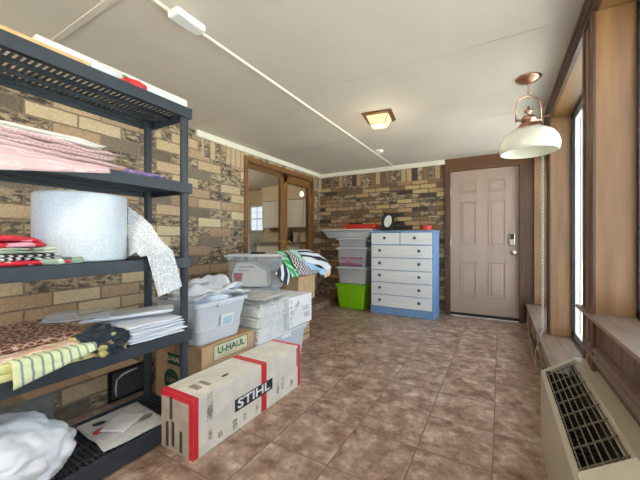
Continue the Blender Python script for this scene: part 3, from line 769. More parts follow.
# third shelf: bubble wrap and cloths
t = thing('bubble_wrap_roll', 'big white roll of bubble wrap standing on the third shelf', 'bubble wrap', (-1.70, .712, S[3] + e))
bm = bmesh.new(); sg = 72; prof = []
add_lathe(bm, [(.035, .0), (.172, .0), (.178, .006), (.178, .296), (.172, .303), (.04, .300), (.035, .296)], sg, closed=True)
for v in bm.verts:
    a_ = math.atan2(v.co.y, v.co.x); r_ = math.hypot(v.co.x, v.co.y)
    if r_ > .1: k_ = 1 + .008 * math.sin(3 * a_) + .004 * nz(a_, v.co.z * 9, 2, 2); v.co.x *= k_; v.co.y *= k_
obj('roll', bm, M['bubble'], t, smooth=False)
bm = bmesh.new(); add_lathe(bm, [(.030, .001), (.0345, .001), (.0345, .302), (.030, .302)], 24, closed=True); obj('core', bm, M['card'], t)
def tail(u, v):
    A = [Vector((.05, .178, .27)), Vector((.14, .245, .16)), Vector((.236, .304, .034)), Vector((.246, .351, -.149))]
    B = [Vector((.13, .14, .012)), Vector((.17, .15, .016)), Vector((.236, .166, .012)), Vector((.246, .219, -.187))]
    s = u * 3; i = min(int(s), 2); q = s - i; q = q * q * (3 - 2 * q)
    a_ = A[i].lerp(A[i + 1], q); b_ = B[i].lerp(B[i + 1], q); p = a_.lerp(b_, v)
    w = .028 * math.sin(min(1, u * 1.45) * PI) ** .7 + .006 if 0 < u < .69 else .006
    return p + Vector((w * abs(nz(u * 2, v * 3, 3)), .3 * w * nz(u * 3, v * 2, 8), w * abs(nz(u * 2, v * 4, 5))))
obj('loose_sheet', sheet(tail, 40, 30), M['bubtail'], t, smooth=True)
soft('red_dotted_cloth', 'red dotted cloth at the bottom of the third-shelf pile', 'cloth', (-1.61, .42, S[3] + e), 0, .22, .34, .018, 8, M['reddot'], amp=.004)
soft('striped_cloth', 'black and white striped cloth low in the third-shelf pile', 'cloth', (-1.615, .40, S[3] + .019), .08, .21, .32, .026, 9, M['bwstripe'], amp=.006, layers=2)
soft('grey_print_cloth', 'grey and pale green printed cloth under the red one', 'cloth', (-1.61, .39, S[3] + .047), -.05, .22, .31, .02, 10, M['greenish'], amp=.006, layers=2)
soft('red_blue_cloth', 'bright red and blue flowered cloth topping the third-shelf pile', 'cloth', (-1.63, .36, S[3] + .069), .04, .23, .30, .046, 11, M['redfloral'], amp=.009, layers=2, taper=lambda u, v: 1 - .25 * (v + 1) / 2)
soft('grey_knit_cloth', 'pale grey and black cloth edge beside the roll', 'cloth', (-1.515, .565, S[3] + e), 0, .04, .14, .026, 12, M['greenish'], amp=.006)
# fourth shelf
soft('brown_leaf_fabric', 'brown leaf patterned fabric folded on the fourth shelf', 'fabric', (-1.735, .39, S[4] + e), 0, .28, .56, .13, 14, M['brownleaf'], layers=3, amp=.006, taper=lambda u, v: .86 - .14 * u)
soft('peach_fabric', 'peach printed fabric in front of the brown leaf fabric', 'fabric', (-1.555, .40, S[4] + e), 0, .07, .50, .075, 15, M['peach'], layers=2, amp=.007)
soft('yellow_fabric', 'pale yellow dotted fabric on the fourth shelf edge', 'fabric', (-1.503, .52, S[4] + .002), 0, .032, .34, .06, 16, M['yellow'], layers=2, amp=.006)
tag(obj('striped_fabric', hang(SX1 + .012, .405, .665, S[4] + .066, .085, 17, .012), M['stripe'], smooth=True, solid=.006), 'yellow-green striped fabric hanging over the fourth shelf edge', 'fabric')
t = tag(obj('navy_garment', blob(.10, .12, .07, 5, .3, 2.0, 5), M['navy'], smooth=True), 'crumpled navy garment between brown fabric and white bundle', 'garment', loc=(-1.56, .72, S[4] + e), rot=.4)
o = obj('tan_patch', blob(.03, .028, .022, 9, .25, 2, 3), M['tanbit'], t, smooth=True); o.location = (.06, -.03, .03); o['label'] = 'tan leather patch'
def zb(u, v):
    x = -.13 + .26 * u; y = -.09 + .18 * v
    return (x, y, .010 + .012 * nz(u * 2, v * 2, 4) + .02 * math.sin(v * 2.5))
t = tag(obj('clear_zip_bag', sheet(zb, 24, 20), M['film'], smooth=True, solid=.004), 'clear plastic zip bag lying over the brown leaf fabric', 'bag', loc=(-1.77, .74, S[4] + .115), rot=.9)
for i, (dx, dy, rz, Lx, Wy, T, s_) in enumerate(((0, .0, -.04, .36, .30, .03, 20), (.0, .0, .05, .35, .30, .025, 21), (-.01, .0, -.08, .34, .29, .03, 22))):
    soft('white_plastic_bundle', ['bottom folded white plastic sheet at the fourth shelf corner', 'middle folded white plastic sheet at the fourth shelf corner', 'upper folded white plastic sheet at the fourth shelf corner'][i], 'plastic sheet', (-1.665 + dx, .965 + dy, S[4] + e + sum((.03, .025, .03)[:i])), rz, Lx, Wy, T, s_, M['bagw'], layers=2, amp=.006, group='folded white plastic sheets', rag=.02)
o = soft('grey_white_mailer', 'flat grey-white mailer angled on top of the white bundle', 'mailer', (-1.70, .93, S[4] + .098), -.55, .42, .15, .02, 24, M['bagw'], amp=.003)
o.rotation_euler = (.0, -.06, .95)
# bottom shelf
t = tag(obj('plastic_bag', blob(.22, .27, .165, 3, .15, 1.3, 6), M['bagw'], smooth=True), 'big crumpled white plastic shopping bag on the bottom shelf', 'bag', loc=(-1.66, .36, S[5] + e))
soft('white_newspaper', 'white printed newspaper lying on the bottom shelf', 'newspaper', (-1.665, .875, S[5] + e), -.06, .32, .29, .010, 26, M['greypaper'], amp=.002, layers=2)
t = soft('folded_leaflet', 'folded white leaflet on top of the newspaper', 'leaflet', (-1.66, .87, S[5] + .0125), .5, .13, .16, .010, 27, M['paper'], amp=.001)
nw = [o for o in C.objects if o.name.startswith('white_newspaper')][0]
for (x, y, a, b, mm, rz) in ((-.02, -.095, .035, .022, M['red'], .4), (-.09, -.07, .03, .018, M['ink'], -.3), (.05, .09, .04, .02, M['grey_ink'], .2), (.0, -.03, .03, .012, M['green_ink'], .3)):
    bm = bmesh.new(); add_lathe(bm, [(0, 0), (1, 0), (1, .0006), (0, .0006)], 16)
    for v in bm.verts: v.co.x *= b; v.co.y *= a * (1 + .2 * nz(v.co.x * 80, v.co.y * 80, 3))
    q = obj('printed_picture', bm, mm, nw); q.location = (x, y, .0115); q.rotation_euler = (0, 0, rz)

# raised brick ledge along the wall behind the shelving, with a small vent
struct(boxo('trim_19', (XL, -2.15, YF, 1.34, 0, .2), M['brick_l']), 'low brick ledge along the wall behind the shelving', 'ledge')
struct(boxo('trim_20', [(-2.152, -2.14, -.2, .76, .0, .197)], M['slate']), 'grey cement face of the low ledge', 'ledge face')
t = thing('foundation_vent', 'dark grey vent cover with white paint drips in the low brick ledge', 'vent', (-2.15, 1.17, 0.0))
boxo('cover', (0, .008, -.12, .13, .012, .188), M['charc'], t, .002)
boxo('frame', [(0, .016, -.135, -.115, .004, .197), (0, .016, .125, .145, .004, .197), (0, .016, -.115, .125, .182, .197), (0, .016, -.115, .125, .004, .016)], M['black'], t, .002)
bm = bmesh.new(); add_tube(bm, [(.008, -.085, .03), (.010, -.09, .08), (.010, -.085, .13), (.010, -.05, .155), (.010, .0, .165), (.008, .05, .165)], [.004, .006, .004, .005, .006, .003], 8); obj('paint_drip', bm, M['paper'], t, smooth=True)

# ------------------------------------------------------------------ boxes
def carton(name, label, cat, loc, w, dpt, h, m, rotz=0, group=None, seam='x', tape=None, side=None):
    """origin at base centre, w along x, dpt along y"""
    t = thing(name, label, cat, loc, rotz, group)
    a, b = w / 2, dpt / 2
    bm = bmesh.new(); add_box(bm, -a, a, -b, b, 0, h - .004); obj('body', bm, m, t, .002)
    g = .0015
    if seam == 'x':
        boxo('flap', (-a, -g, -b, b, h - .004, h), m, t, .001); boxo('flap', (g, a, -b, b, h - .004, h), m, t, .001)
    else:
        boxo('flap', (-a, a, -b, -g, h - .004, h), m, t, .001); boxo('flap', (-a, a, g, b, h - .004, h), m, t, .001)
    if tape:
        if seam == 'x': q = [(-.025, .025, -b - .001, b + .001, h, h + .0008), (-.025, .025, -b - .001, -b, h - .07, h), (-.025, .025, b, b + .001, h - .07, h)]
        else: q = [(-a - .001, a + .001, -.025, .025, h, h + .0008), (a, a + .001, -.025, .025, h - .07, h)]
        boxo('packing_tape', q, tape, t)
    return t
# long appliance box with red tape
bx = carton('long_appliance_box', 'long pale cardboard box with red tape and a dark logo on its side', 'box', (-1.3605, 1.413, 0.0005), .243, .895, .287, M['card_pale'], seam='x')
a, b, h = .1215, .4475, .287
bm = bmesh.new(); add_box(bm, -a + .002, a - .004, -b - .0012, -b, .003, h - .003); q = obj('end_face', bm, M['card_end'], bx); q['label'] = 'brownish end face'
tp = .001
def band(y0, y1):
    return [(-a - tp, a + tp, y0, y1, h, h + tp), (a, a + tp, y0, y1, .004, h), (-a - tp, -a, y0, y1, .004, h)]
q = boxo('red_tape', band(-b, -b + .028) + [(-a, a, -b - .0025, -b - .0012, h - .028, h), (a - .03, a, -b - .0025, -b - .0012, .003, h - .028)], M['red_tape'], bx)
boxo('red_tape', band(.03, .078), M['red_tape'], bx)
boxo('red_tape', band(b - .03, b), M['red_tape'], bx)
for (x0, x1, z0, z1) in ((-.055, -.03, .15, .27), (-.085, -.06, .01, .14), (-.04, -.015, .02, .15), (.02, .045, .01, .12)):
    q = boxo('packing_tape', (x0, x1, -b - .0022, -b - .0012, z0, z1), M['tan_tape'], bx)
    boxo('dark_print', (x0 + .003, x1 - .003, -b - .0027, -b - .0022, z0 + .006, z1 - .006), M['smudge_dark'], q)
boxo('packing_tape', (a, a + .0008, -.37, -.335, .15, h), M['smudge'], bx)
boxo('packing_tape', (-.02, .05, -.37, -.335, h, h + .0008), M['tan_tape'], bx)
boxo('packing_tape', [(a, a + .0008, .40, .425, .15, h - .01)], M['tan_tape'], bx)
# STIHL logo panel
lx = a + .0006
q = boxo('logo_panel', (a, a + .0012, -.185, .135, .105, .172), M['ink'], bx); q['label'] = 'dark grey logo panel'
text('logo_lettering', 'STIHL', .070, M['paper'], q, (a + .0013, -.030, .138), R_XPOS, sx=1.55, bold=.0015)
# printed icons and labels along the face
ic = []
for y, z, w_, h_ in ((-.36, .05, .02, .05), (-.30, .03, .03, .03), (-.2, .02, .03, .05), (-.12, .03, .02, .04), (-.02, .03, .02, .04), (.18, .05, .022, .08), (.23, .06, .022, .08), (.33, .04, .025, .04)):
    boxo('small_print', (a, a + .0007, y, y + w_, z, z + h_), M['smudge'], bx)
boxo('top_stamp', [(.03 + .004 * k, .033 + .004 * k, -.20, -.16 + .01 * (k % 2), h, h + .0006) for k in range(5)], M['ink'], bx)
boxo('top_print', [(-.02, .06, -.31, -.285, h, h + .0006)], M['tan_tape'], bx)

# U-HAUL carton
uh = carton('moving_carton', 'brown moving box with green lettering under the milky grey bin', 'box', (-1.755, 1.478, .0005), .45, .456, .39, M['card'], tape=M['tan_tape'])
a, b = .225, .228
def outline(x, y0, y1, z0, z1, w=.004):
    return [(x, x + .0008, y0, y1, z0, z0 + w), (x, x + .0008, y0, y1, z1 - w, z1), (x, x + .0008, y0, y0 + w, z0 + w, z1 - w), (x, x + .0008, y1 - w, y1, z0 + w, z1 - w)]
q = boxo('logo_outline', outline(a, -.14, .158, .285, .382), M['green_ink'], uh)
boxo('logo_ground', (a, a + .0004, -.138, .156, .287, .380), M['mintpaper'], q)
boxo('logo_underline', (a, a + .0009, -.125, .145, .300, .304), M['orange_ink'], q)
text('logo_lettering', 'U-HAUL', .058, M['green_ink'], q, (a + .0006, .009, .340), R_XPOS, sx=1.12, bold=.0012)
def outline_y(y, x0, x1, z0, z1, w=.004):
    return [(x0, x1, y - .0008, y, z0, z0 + w), (x0, x1, y - .0008, y, z1 - w, z1), (x0, x0 + w, y - .0008, y, z0 + w, z1 - w), (x1 - w, x1, y - .0008, y, z0 + w, z1 - w)]
q = boxo('side_logo_panel', (-.10, .06, -b - .0007, -b, .245, .315), M['green_ink'], uh)
text('side_lettering', 'U-HAUL', .042, M['cream_ink'], q, (-.02, -b - .0008, .28), R_YNEG, sx=1.05, bold=.001)
boxo('red_mark', (-.03, .045, -b - .0007, -b, .335, .362), M['red_tape'], uh)
bm = bmesh.new(); add_lathe(bm, [(.0, 0), (.075, 0), (.075, .0008), (0, .0008)], 28, Matrix.Rotation(PI / 2, 4, 'X')); q = obj('globe_print', bm, M['green_ink'], uh); q.location = (-.06, -b, .14)
text('globe_lettering', '100%', .045, M['card'], q, (0, -.0012, 0), R_YNEG)

# ------------------------------------------------------------------ storage bins
def bin_mesh(w, d, h, tp, wall=.004, rim=.014, ribs=False):
    bm = bmesh.new()
    def loop(sx, sy, z, r=.03):
        pts = []
        for cx, cy, a0 in ((1, 1, 0), (-1, 1, 90), (-1, -1, 180), (1, -1, 270)):
            for k in range(5):
                an = math.radians(a0 + k * 22.5); pts.append((cx * (sx - r) + r * math.cos(an), cy * (sy - r) + r * math.sin(an), z))
        return [bm.verts.new(p) for p in pts]
    W, D = w / 2, d / 2; bw, bd = W - tp, D - tp
    prof = [(bw - .01, bd - .01, 0.0), (bw, bd, .008)]
    if ribs: prof += [(bw + (W - bw) * .3, bd + (D - bd) * .3, h * .35), (bw + (W - bw) * .3 - .004, bd + (D - bd) * .3 - .004, h * .37)]
    prof += [(W - rim - .002, D - rim - .002, h - .03), (W - rim, D - rim, h - .026), (W, D, h - .024), (W, D, h), (W - rim - wall, D - rim - wall, h), (bw - wall + .002, bd - wall + .002, .012)]
    ls = [loop(*p) for p in prof]
    for A, B in zip(ls, ls[1:]):
        n = len(A)
        for i in range(n): bm.faces.new((A[i], A[(i + 1) % n], B[(i + 1) % n], B[i]))
    bm.faces.new(ls[0][::-1]); bm.faces.new(ls[-1])
    return bm
def lid_mesh(w, d, t=.018):
    bm = bmesh.new(); W, D = w / 2, d / 2
    add_box(bm, -W, W, -D, D, 0, t * .55); add_box(bm, -W + .03, W - .03, -D + .03, D - .03, t * .55, t)
    return bm
def storage_bin(name, label, loc, w, d, h, m, lidm=None, tp=.03, rotz=0, group=None, ribs=False):
    t = thing(name, label, 'storage bin', loc, rotz, group)
    obj('tub', bin_mesh(w, d, h, tp, ribs=ribs), m, t, smooth=False)
    if lidm:
        o = obj('lid', lid_mesh(w + .008, d + .008), lidm, t, .004); o.location = (0, 0, h + .0005)
    for s in (-1, 1):
        boxo('handle', (s * (w / 2 - .004) - .01, s * (w / 2 - .004) + .01, -.06, .06, h - .035, h - .01), m if not lidm else lidm, t, .003)
    return t
# stack by the dresser
bxc = (-1.93, 4.40)
storage_bin('green_storage_bin', 'lime green plastic storage bin on the floor beside the dresser', (-1.945, 4.43, .0005), .50, .37, .352, M['green'], M['green'], .045)
z = .3725
storage_bin('clear_storage_bin', 'clear storage bin resting on the lime green bin', (-1.925, 4.43, z), .50, .37, .24, M['clear'], M['clear_lid'], .04, group=None)
soft('cream_folded_cloth', 'cream folded cloth in the clear bin above the green bin', 'cloth', (-1.925, 4.43, z + .012), 0, .38, .26, .11, 51, M['whitecloth'], layers=3, amp=.004)
z += .2585
storage_bin('clear_storage_bin', 'clear storage bin with purple cloth, third up in the stack', (-1.925, 4.43, z), .50, .37, .275, M['clear'], M['clear_lid'], .04)
soft('purple_folded_cloth', 'purple pink folded cloth inside the third bin of the stack', 'cloth', (-1.93, 4.40, z + .012), 0, .36, .26, .19, 52, plain('mauve_cloth', (150, 92, 128), .85, bump=.2), layers=4, amp=.004)
z += .2935
storage_bin('clear_storage_bin', 'shallow clear storage bin below the wide tray', (-1.925, 4.43, z), .48, .37, .118, M['clear'], M['clear_lid'], .03)
soft('grey_folded_cloth', 'grey folded cloth in the shallow clear bin', 'cloth', (-1.925, 4.43, z + .012), 0, .36, .26, .06, 53, plain('grey_cloth', (120, 122, 140), .85, bump=.2), layers=2, amp=.004)
z += .1365
storage_bin('underbed_storage_tray', 'wide shallow clear tray jutting left near the top of the stack', (-2.0, 4.43, z), .82, .40, .118, M['clear'], M['clear_lid'], .06)
soft('cream_paper_stack', 'cream paper pile inside the wide shallow tray', 'paper pile', (-1.86, 4.42, z + .012), 0, .36, .26, .075, 54, M['whitecloth'], layers=4, amp=.003)
soft('grey_paper_stack', 'grey wrapped bundle inside the left of the wide tray', 'bundle', (-2.2, 4.42, z + .012), 0, .22, .26, .06, 55, M['greypaper'], layers=2, amp=.004)
z += .1365
storage_bin('red_storage_case', 'flat red plastic case on top of the bin stack', (-1.80, 4.43, z), .50, .36, .05, M['red'], M['red'], .02)

# bin on U-HAUL carton
t = storage_bin('milky_storage_bin', 'milky grey storage bin heaped with white plastic on the moving box with green lettering', (-1.73, 1.415, .3925), .44, .44, .268, M['milky'], None, .05, ribs=True)
q = boxo('sticker', (.194, .1955, -.02, .09, .13, .205), M['paper'], t, .001, 'white and blue sticker'); q.rotation_euler = (0, math.radians(9), 0); q.location = (-.018, 0, .0)
q2 = boxo('sticker_print', [(.1955, .196, .0, .075, .14 + .012 * k, .146 + .012 * k) for k in range(4)], plain('cyan_ink', (90, 170, 200), .6), q)
tag(obj('crumpled_white_plastic', blob(.185, .185, .11, 21, .22, 2.0, 5), M['bagw'], smooth=True), 'crumpled white plastic inside the milky bin', 'plastic sheet', loc=(-1.73, 1.415, .57))
def wp(cx, cy, L, W, z0, seed, pk, name, label):
    def f(u, v):
        x = (u - .5) * L; y = (v - .5) * W
        return (x, y, pk * max(0, nz(u * 2.6, v * 2.6, seed)) + .02 * nz(u * 7, v * 7, seed) + .012 - .0 * u)
    return tag(obj(name, sheet(f, 26, 26), M['bagw'], smooth=True, solid=.003), label, 'plastic sheet', loc=(cx, cy, z0))
wp(-1.78, 1.44, .40, .42, .685, 3, .16, 'white_plastic_sheet', 'peaked white plastic sheet spread over the milky bin')
wp(-1.62, 1.40, .24, .46, .675, 8, .05, 'white_plastic_sheet', 'flat white plastic sheet on the front rim of the milky bin')

# ---- pile behind the long box
storage_bin('clear_blue_bin', 'clear bluish storage bin below the white printed box', (-1.72, 2.045, .0005), .45, .66, .285, clear_plastic('bluish_bin_plastic', (228, 234, 246), .7, .25), M['clear_lid'], .04)
wb = carton('white_paper_carton', 'white printed carton beside the wrapped trays', 'box', (-1.66, 2.262, .3055), .33, .345, .25, M['paper'], seam='y')
a, b = .165, .1725
q = boxo('faded_print', (-.0004, .0004, -.085, .06, -.016, .016), M['smudge_l'], wb); q.location = (a + .0006, -.075, .165); q.rotation_euler = (math.radians(42), 0, 0)
boxo('address_print', [(a, a + .0007, .02, .13, .145 - .014 * k, .152 - .014 * k) for k in range(3)], M['smudge_l'], wb)
boxo('label_print', [(a, a + .0007, .04, .14, .05, .095)], M['smudge_l'], wb)
boxo('side_print', [(a, a + .0007, -.16, -.13, .02 + .045 * k, .05 + .045 * k) for k in range(5)], M['smudge_l'], wb)
# stacked white trays wrapped in film
for i in range(3):
    t = thing('white_plastic_tray', ['lowest white tray wrapped in film beside the white carton', 'middle white tray wrapped in film beside the white carton', 'top white tray wrapped in film beside the white carton'][i], 'tray', (-1.665, 1.895, .3055 + i * .078), 0, 'white trays stacked in film')
    boxo('tray_body', (-.15 + .008 * i, .15 - .008 * (i % 2), -.16, .16, 0, .06), M['white'], t, .01)
    boxo('tray_rim', (-.158, .158, -.168, .168, .06, .075), M['white'], t, .004)
def fm(u, v):
    # film draped over the front of the trays
    y = -.18 + .36 * u; s = v * 2
    w = .012 * nz(u * 4, v * 6, 3) + .006 * nz(u * 11, v * 5, 6)
    if s < 1: return (-.16 + .335 * s, y, .262 + abs(w) * 1.6)
    return (.176 + abs(w) * 1.5, y + .4 * w, .262 - (s - 1) * .245)
tag(obj('plastic_film_wrap', sheet(fm, 40, 40), M['film'], smooth=True), 'clear plastic film draped over the stacked white trays', 'plastic film', loc=(-1.665, 1.895, .3055))
soft('grey_paper_sheets', 'loose grey and tan paper sheets on top of the wrapped trays', 'paper', (-1.74, 2.0, .573), .15, .34, .44, .012, 61, M['greypaper'], amp=.006, layers=2)
# grey lidded tote under the top bin
storage_bin('grey_tote', 'grey lidded tote standing behind the white trays', (-2.17, 2.22, .0005), .42, .84, .575, plain('grey_tote_plastic', (176, 178, 186), .5), plain('grey_tote_lid', (188, 190, 198), .5), .04)
# top translucent bin, turned to the camera
t = storage_bin('translucent_storage_bin', 'translucent storage bin with a printed carton in it, next to the brick wall', (-2.02, 2.29, .596), .52, .36, .29, clear_plastic('grey_translucent_plastic', (226, 230, 236), .16, .2), M['clear_lid'], .035, rotz=math.radians(30))
t2 = thing('printed_carton', 'white carton with a red cup print inside the translucent bin', 'box', (-2.02, 2.29, .609), math.radians(30))
bm = bmesh.new(); add_prism(bm, [(-.20, 0), (-.20, .12), (-.16, .215), (-.03, .222), (.12, .14), (.125, 0)], -.137, .08); obj('body', bm, M['white'], t2, .002)
bm = bmesh.new(); pts = [(-.17, .02), (-.12, .02), (-.10, .125), (-.19, .125)]
add_prism(bm, [(x, z) for x, z in pts], -.1384, -.137); obj('red_cup_print', bm, plain('cup_red', (196, 40, 66), .6), t2)
boxo('print_lines', [(-.13, .0, -.138, -.137, .175, .185), (-.15, -.05, -.138, -.137, .145, .152)], M['grey_ink'], t2)
soft('dark_tape_roll', 'small dark object on the lid of the translucent bin', 'tape', (-1.99, 2.27, .9045), .52, .13, .05, .018, 63, M['black'], amp=.003)
# brown cartons behind
carton('brown_carton', 'large brown carton on the floor behind the white printed box', 'box', (-1.94, 2.735, .0005), .38, .15, .39, M['card'])
t = boxo('dark_stripe', (.19, .1908, -.07, .07, .055, .065), M['ink'], [o for o in C.objects if o.name == 'brown_carton'][0])
carton('brown_carton', 'brown carton on top, below the patterned cloths', 'box', (-1.985, 2.83, .392), .38, .33, .265, plain('tan_cardboard', (196, 164, 124), .8, var=.06), seam='y')

# patterned cloths on the pile
def cloth_strip(name, label, m, path, wvec, seed, loc=(0, 0, 0)):
    path = [Vector(p) for p in path]; wv = Vector(wvec)
    def f(u, v):
        s = u * (len(path) - 1); i = min(int(s), len(path) - 2); q = s - i; q = q * q * (3 - 2 * q)
        p = path[i].lerp(path[i + 1], q) + wv * (v - .5)
        return p + Vector((.006, .004, .012)) * nz(u * 4, v * 4, seed) * 2
    return tag(obj(name, sheet(f, 34, 14), m, smooth=True, solid=.006), label, 'cloth')
soft('patterned_quilt', 'light blue dotted quilt folded over the brown carton', 'quilt', (-1.99, 2.86, .6585), 0, .42, .42, .17, 71, M['ltblue'], layers=2, amp=.008, taper=lambda u, v: 1 - .3 * max(0, v))
def patch(name, label, m, top, bot, seed, bul=.02):
    # a cloth between an upper edge and a lower edge, both polylines
    top = [Vector(p) for p in top]; bot = [Vector(p) for p in bot]
    def at(pl, u):
        q = u * (len(pl) - 1); i = min(int(q), len(pl) - 2); return pl[i].lerp(pl[i + 1], q - i)
    def f(u, v):
        p = at(top, u).lerp(at(bot, u), v)
        return p + Vector((bul * math.sin(v * PI), 0, bul * math.sin(v * PI) * .6)) + Vector((.5, .3, .5)) * .014 * nz(u * 3, v * 3, seed)
    return tag(obj(name, sheet(f, 30, 16), m, smooth=True, solid=.005), label, 'cloth')
patch('green_cloth', 'green and white cloth draped beside the translucent bin', M['chev_green'], [(-1.93, 2.46, .925), (-1.90, 2.63, .925)], [(-1.745, 2.47, .675), (-1.745, 2.585, .668)], 7)
patch('check_cloth', 'black and white checked cloth curving down the pile', M['bwcheck'], [(-1.90, 2.64, .925), (-1.80, 2.66, .86), (-1.75, 2.73, .775), (-1.745, 2.86, .715), (-1.745, 3.00, .69)], [(-1.89, 2.56, .92), (-1.78, 2.53, .82), (-1.745, 2.57, .71), (-1.74, 2.70, .672), (-1.74, 2.92, .662)], 5, .006)
patch('mint_cloth', 'pale mint cloth between the checked cloth and the banded quilt', M['mint'], [(-1.93, 2.66, .93), (-1.92, 2.82, .925)], [(-1.765, 2.70, .80), (-1.765, 2.78, .80)], 9, .01)
qq = patch('striped_quilt', 'black and white banded quilt arching over the pile', M['bwband'], [(-1.93, 2.80, .925), (-1.91, 3.0, .925), (-1.88, 3.17, .89), (-1.85, 3.34, .80), (-1.84, 3.46, .70)], [(-1.765, 2.72, .82), (-1.765, 2.90, .775), (-1.765, 3.07, .72), (-1.765, 3.20, .685), (-1.77, 3.28, .672)], 3, .015)
qe = patch('border', '', M['ltblue'], [(-1.762, 2.71, .81), (-1.762, 2.90, .77), (-1.762, 3.06, .715), (-1.762, 3.22, .675)], [(-1.75, 2.74, .76), (-1.75, 2.90, .705), (-1.75, 3.02, .665), (-1.75, 3.10, .632)], 13, .004)
ql = patch('lining', '', M['peach'], [(-1.77, 3.12, .668), (-1.78, 3.34, .675)], [(-1.75, 3.14, .60), (-1.77, 3.30, .615)], 15, .004)
for q, lb in ((qe, 'light blue dotted border'), (ql, 'cream lining corner')):
    q.parent = qq; q['label'] = lb; del q['category']
bm = bmesh.new()
vs = [bm.verts.new(p) for p in ((-1.745, 2.35, .83), (-1.745, 2.22, .735), (-1.735, 2.385, .61), (-1.74, 2.47, .69), (-1.72, 2.37, .72))]
for f in ((0, 1, 4), (1, 2, 4), (2, 3, 4), (3, 0, 4)): bm.faces.new([vs[i] for i in f])
tag(obj('cloth_pennant', bm, pattern('navy_white_wide_stripe', 'wave', [(44, 50, 70), (44, 50, 70), (228, 230, 234)], 3.6, rot=(0, 0, PI / 2)), solid=.004), 'pointed navy and white cloth corner hanging below the green cloth', 'cloth')

# ------------------------------------------------------------------ dresser
ang = math.atan2(4.211 - 4.224, -.737 + 1.598)
t = thing('dresser', 'white drawer dresser with a blue painted frame against the brick wall', 'dresser', (-1.168, 4.217, .0005), ang)
W, D, H = .431, .36, 1.16
FX = W - .045
boxo('carcass', [(-W, W, .008, D, .09, H - .022)], M['blue'], t, .003, 'blue painted carcass')
boxo('plinth', (-W - .004, W + .004, .0, D, 0, .10), M['blue'], t, .003)
boxo('top', (-W - .008, W + .008, -.012, D + .005, H - .022, H), M['blue'], t, .005)
def knobo(par, x, z):
    bm = bmesh.new(); add_lathe(bm, [(0, 0), (.008, 0), (.008, .012), (.018, .018), (.02, .026), (.012, .032), (0, .034)], 16, Matrix.Rotation(PI / 2, 4, 'X'))
    o = obj('knob', bm, M['pewter'], par, smooth=True); o.location = (x, -.012, z)
zs = [.105, .275, .447, .617, .79, .965, H - .026]
XL_, XR_ = -W + .012, W - .028
for i in range(5):
    q = boxo('drawer', (XL_, XR_, -.012, .02, zs[i] + .004, zs[i + 1] - .006), M['drawer'], t, .003)
    for x in (XL_ + .13, XR_ - .155): knobo(q, x, (zs[i] + zs[i + 1]) / 2 + .01)
mid = (XL_ + XR_) / 2
for (x0, x1, kx) in ((XL_, mid - .006, XL_ + .20), (mid + .006, XR_, mid + .2)):
    q = boxo('drawer', (x0, x1, -.012, .02, zs[5] + .078 - .07, zs[6] - .004), M['drawer'], t, .003)
    knobo(q, kx, (zs[5] + zs[6]) / 2 + .01)
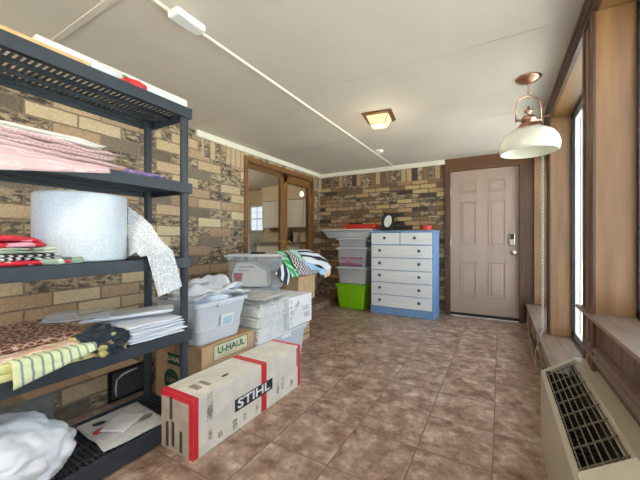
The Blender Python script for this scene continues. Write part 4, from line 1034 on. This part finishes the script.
# picture frame and red tin on the dresser
t = thing('picture_frame', 'black tilted picture frame with an oval picture on the dresser', 'picture frame', (-1.40, 4.30, 1.162), math.radians(24))
t.rotation_euler = (math.radians(-14), math.radians(14), math.radians(22))
t.location.z = 1.188
bm = bmesh.new(); w2, h2 = .085, .24
for q in ((-w2, w2, 0, .02), (-w2, w2, h2 - .02, h2), (-w2, -w2 + .018, .02, h2 - .02), (w2 - .018, w2, .02, h2 - .02)): add_box(bm, q[0], q[1], 0, .014, q[2], q[3])
obj('frame', bm, M['black'], t, .003)
boxo('mat_board', (-w2 + .015, w2 - .015, .006, .010, .015, h2 - .015), M['black'], t)
bm = bmesh.new(); add_lathe(bm, [(0, 0), (1, 0), (1, .001), (0, .001)], 32, Matrix.Rotation(PI / 2, 4, 'X'))
for v in bm.verts: v.co.x *= .052; v.co.z *= .09
q = obj('oval_picture', bm, plain('pale_picture', (206, 202, 190), .5, var=.06, scale=30), t); q.location = (0, .006, h2 / 2)
boxo('easel_back', (-.02, .02, .014, .02, .0, .15), M['black'], t)
t = thing('red_tin', 'round red tin with a lid at the right of the dresser top', 'tin', (-.875, 4.40, 1.162))
bm = bmesh.new(); add_lathe(bm, [(0, 0), (.08, 0), (.08, .05), (0, .05)], 32); obj('body', bm, M['red'], t, .002)
bm = bmesh.new(); add_lathe(bm, [(0, .05), (.083, .05), (.083, .064), (.078, .068), (0, .068)], 32); q = obj('lid', bm, M['red'], t, .001)

# the sun stands behind the house and lights the patio outside
l = bpy.data.lights.new('sun', 'SUN'); l.energy = 22; l.angle = math.radians(1); l.color = (1, .96, .9)
o = bpy.data.objects.new('sun', l); C.objects.link(o); o.rotation_euler = Vector((.62, -.25, -.80)).to_track_quat('-Z', 'Y').to_euler()
# ------------------------------------------------------------------ world, camera
w = bpy.data.worlds.new('sky'); bpy.context.scene.world = w; w.use_nodes = True
nt = w.node_tree; bg = nt.nodes['Background']
sky = nt.nodes.new('ShaderNodeTexSky'); sky.sky_type = 'HOSEK_WILKIE'; sky.turbidity = 6; sky.ground_albedo = .5
sky.sun_direction = (.2, -.3, .93)
mx = nt.nodes.new('ShaderNodeMix'); mx.data_type = 'RGBA'; mx.inputs[0].default_value = .8
mx.inputs[7].default_value = (.92, .96, 1.0, 1)
nt.links.new(sky.outputs[0], mx.inputs[6]); nt.links.new(mx.outputs[2], bg.inputs[0]); bg.inputs[1].default_value = 2.6

cam = bpy.data.cameras.new('camera'); co = bpy.data.objects.new('camera', cam); C.objects.link(co)
co.location = (0, 0, 1.04); co.rotation_euler = (PI / 2, 0, math.radians(30))
cam.sensor_width = 36; cam.lens = 312 / 640 * 36; cam.clip_start = .02
cam.shift_y = -.5 / 640
s = bpy.context.scene; s.camera = co
s.view_settings.view_transform = 'Standard'; s.view_settings.look = 'None'; s.view_settings.gamma = 1; s.view_settings.exposure = 1.03
s.view_settings.use_curve_mapping = False
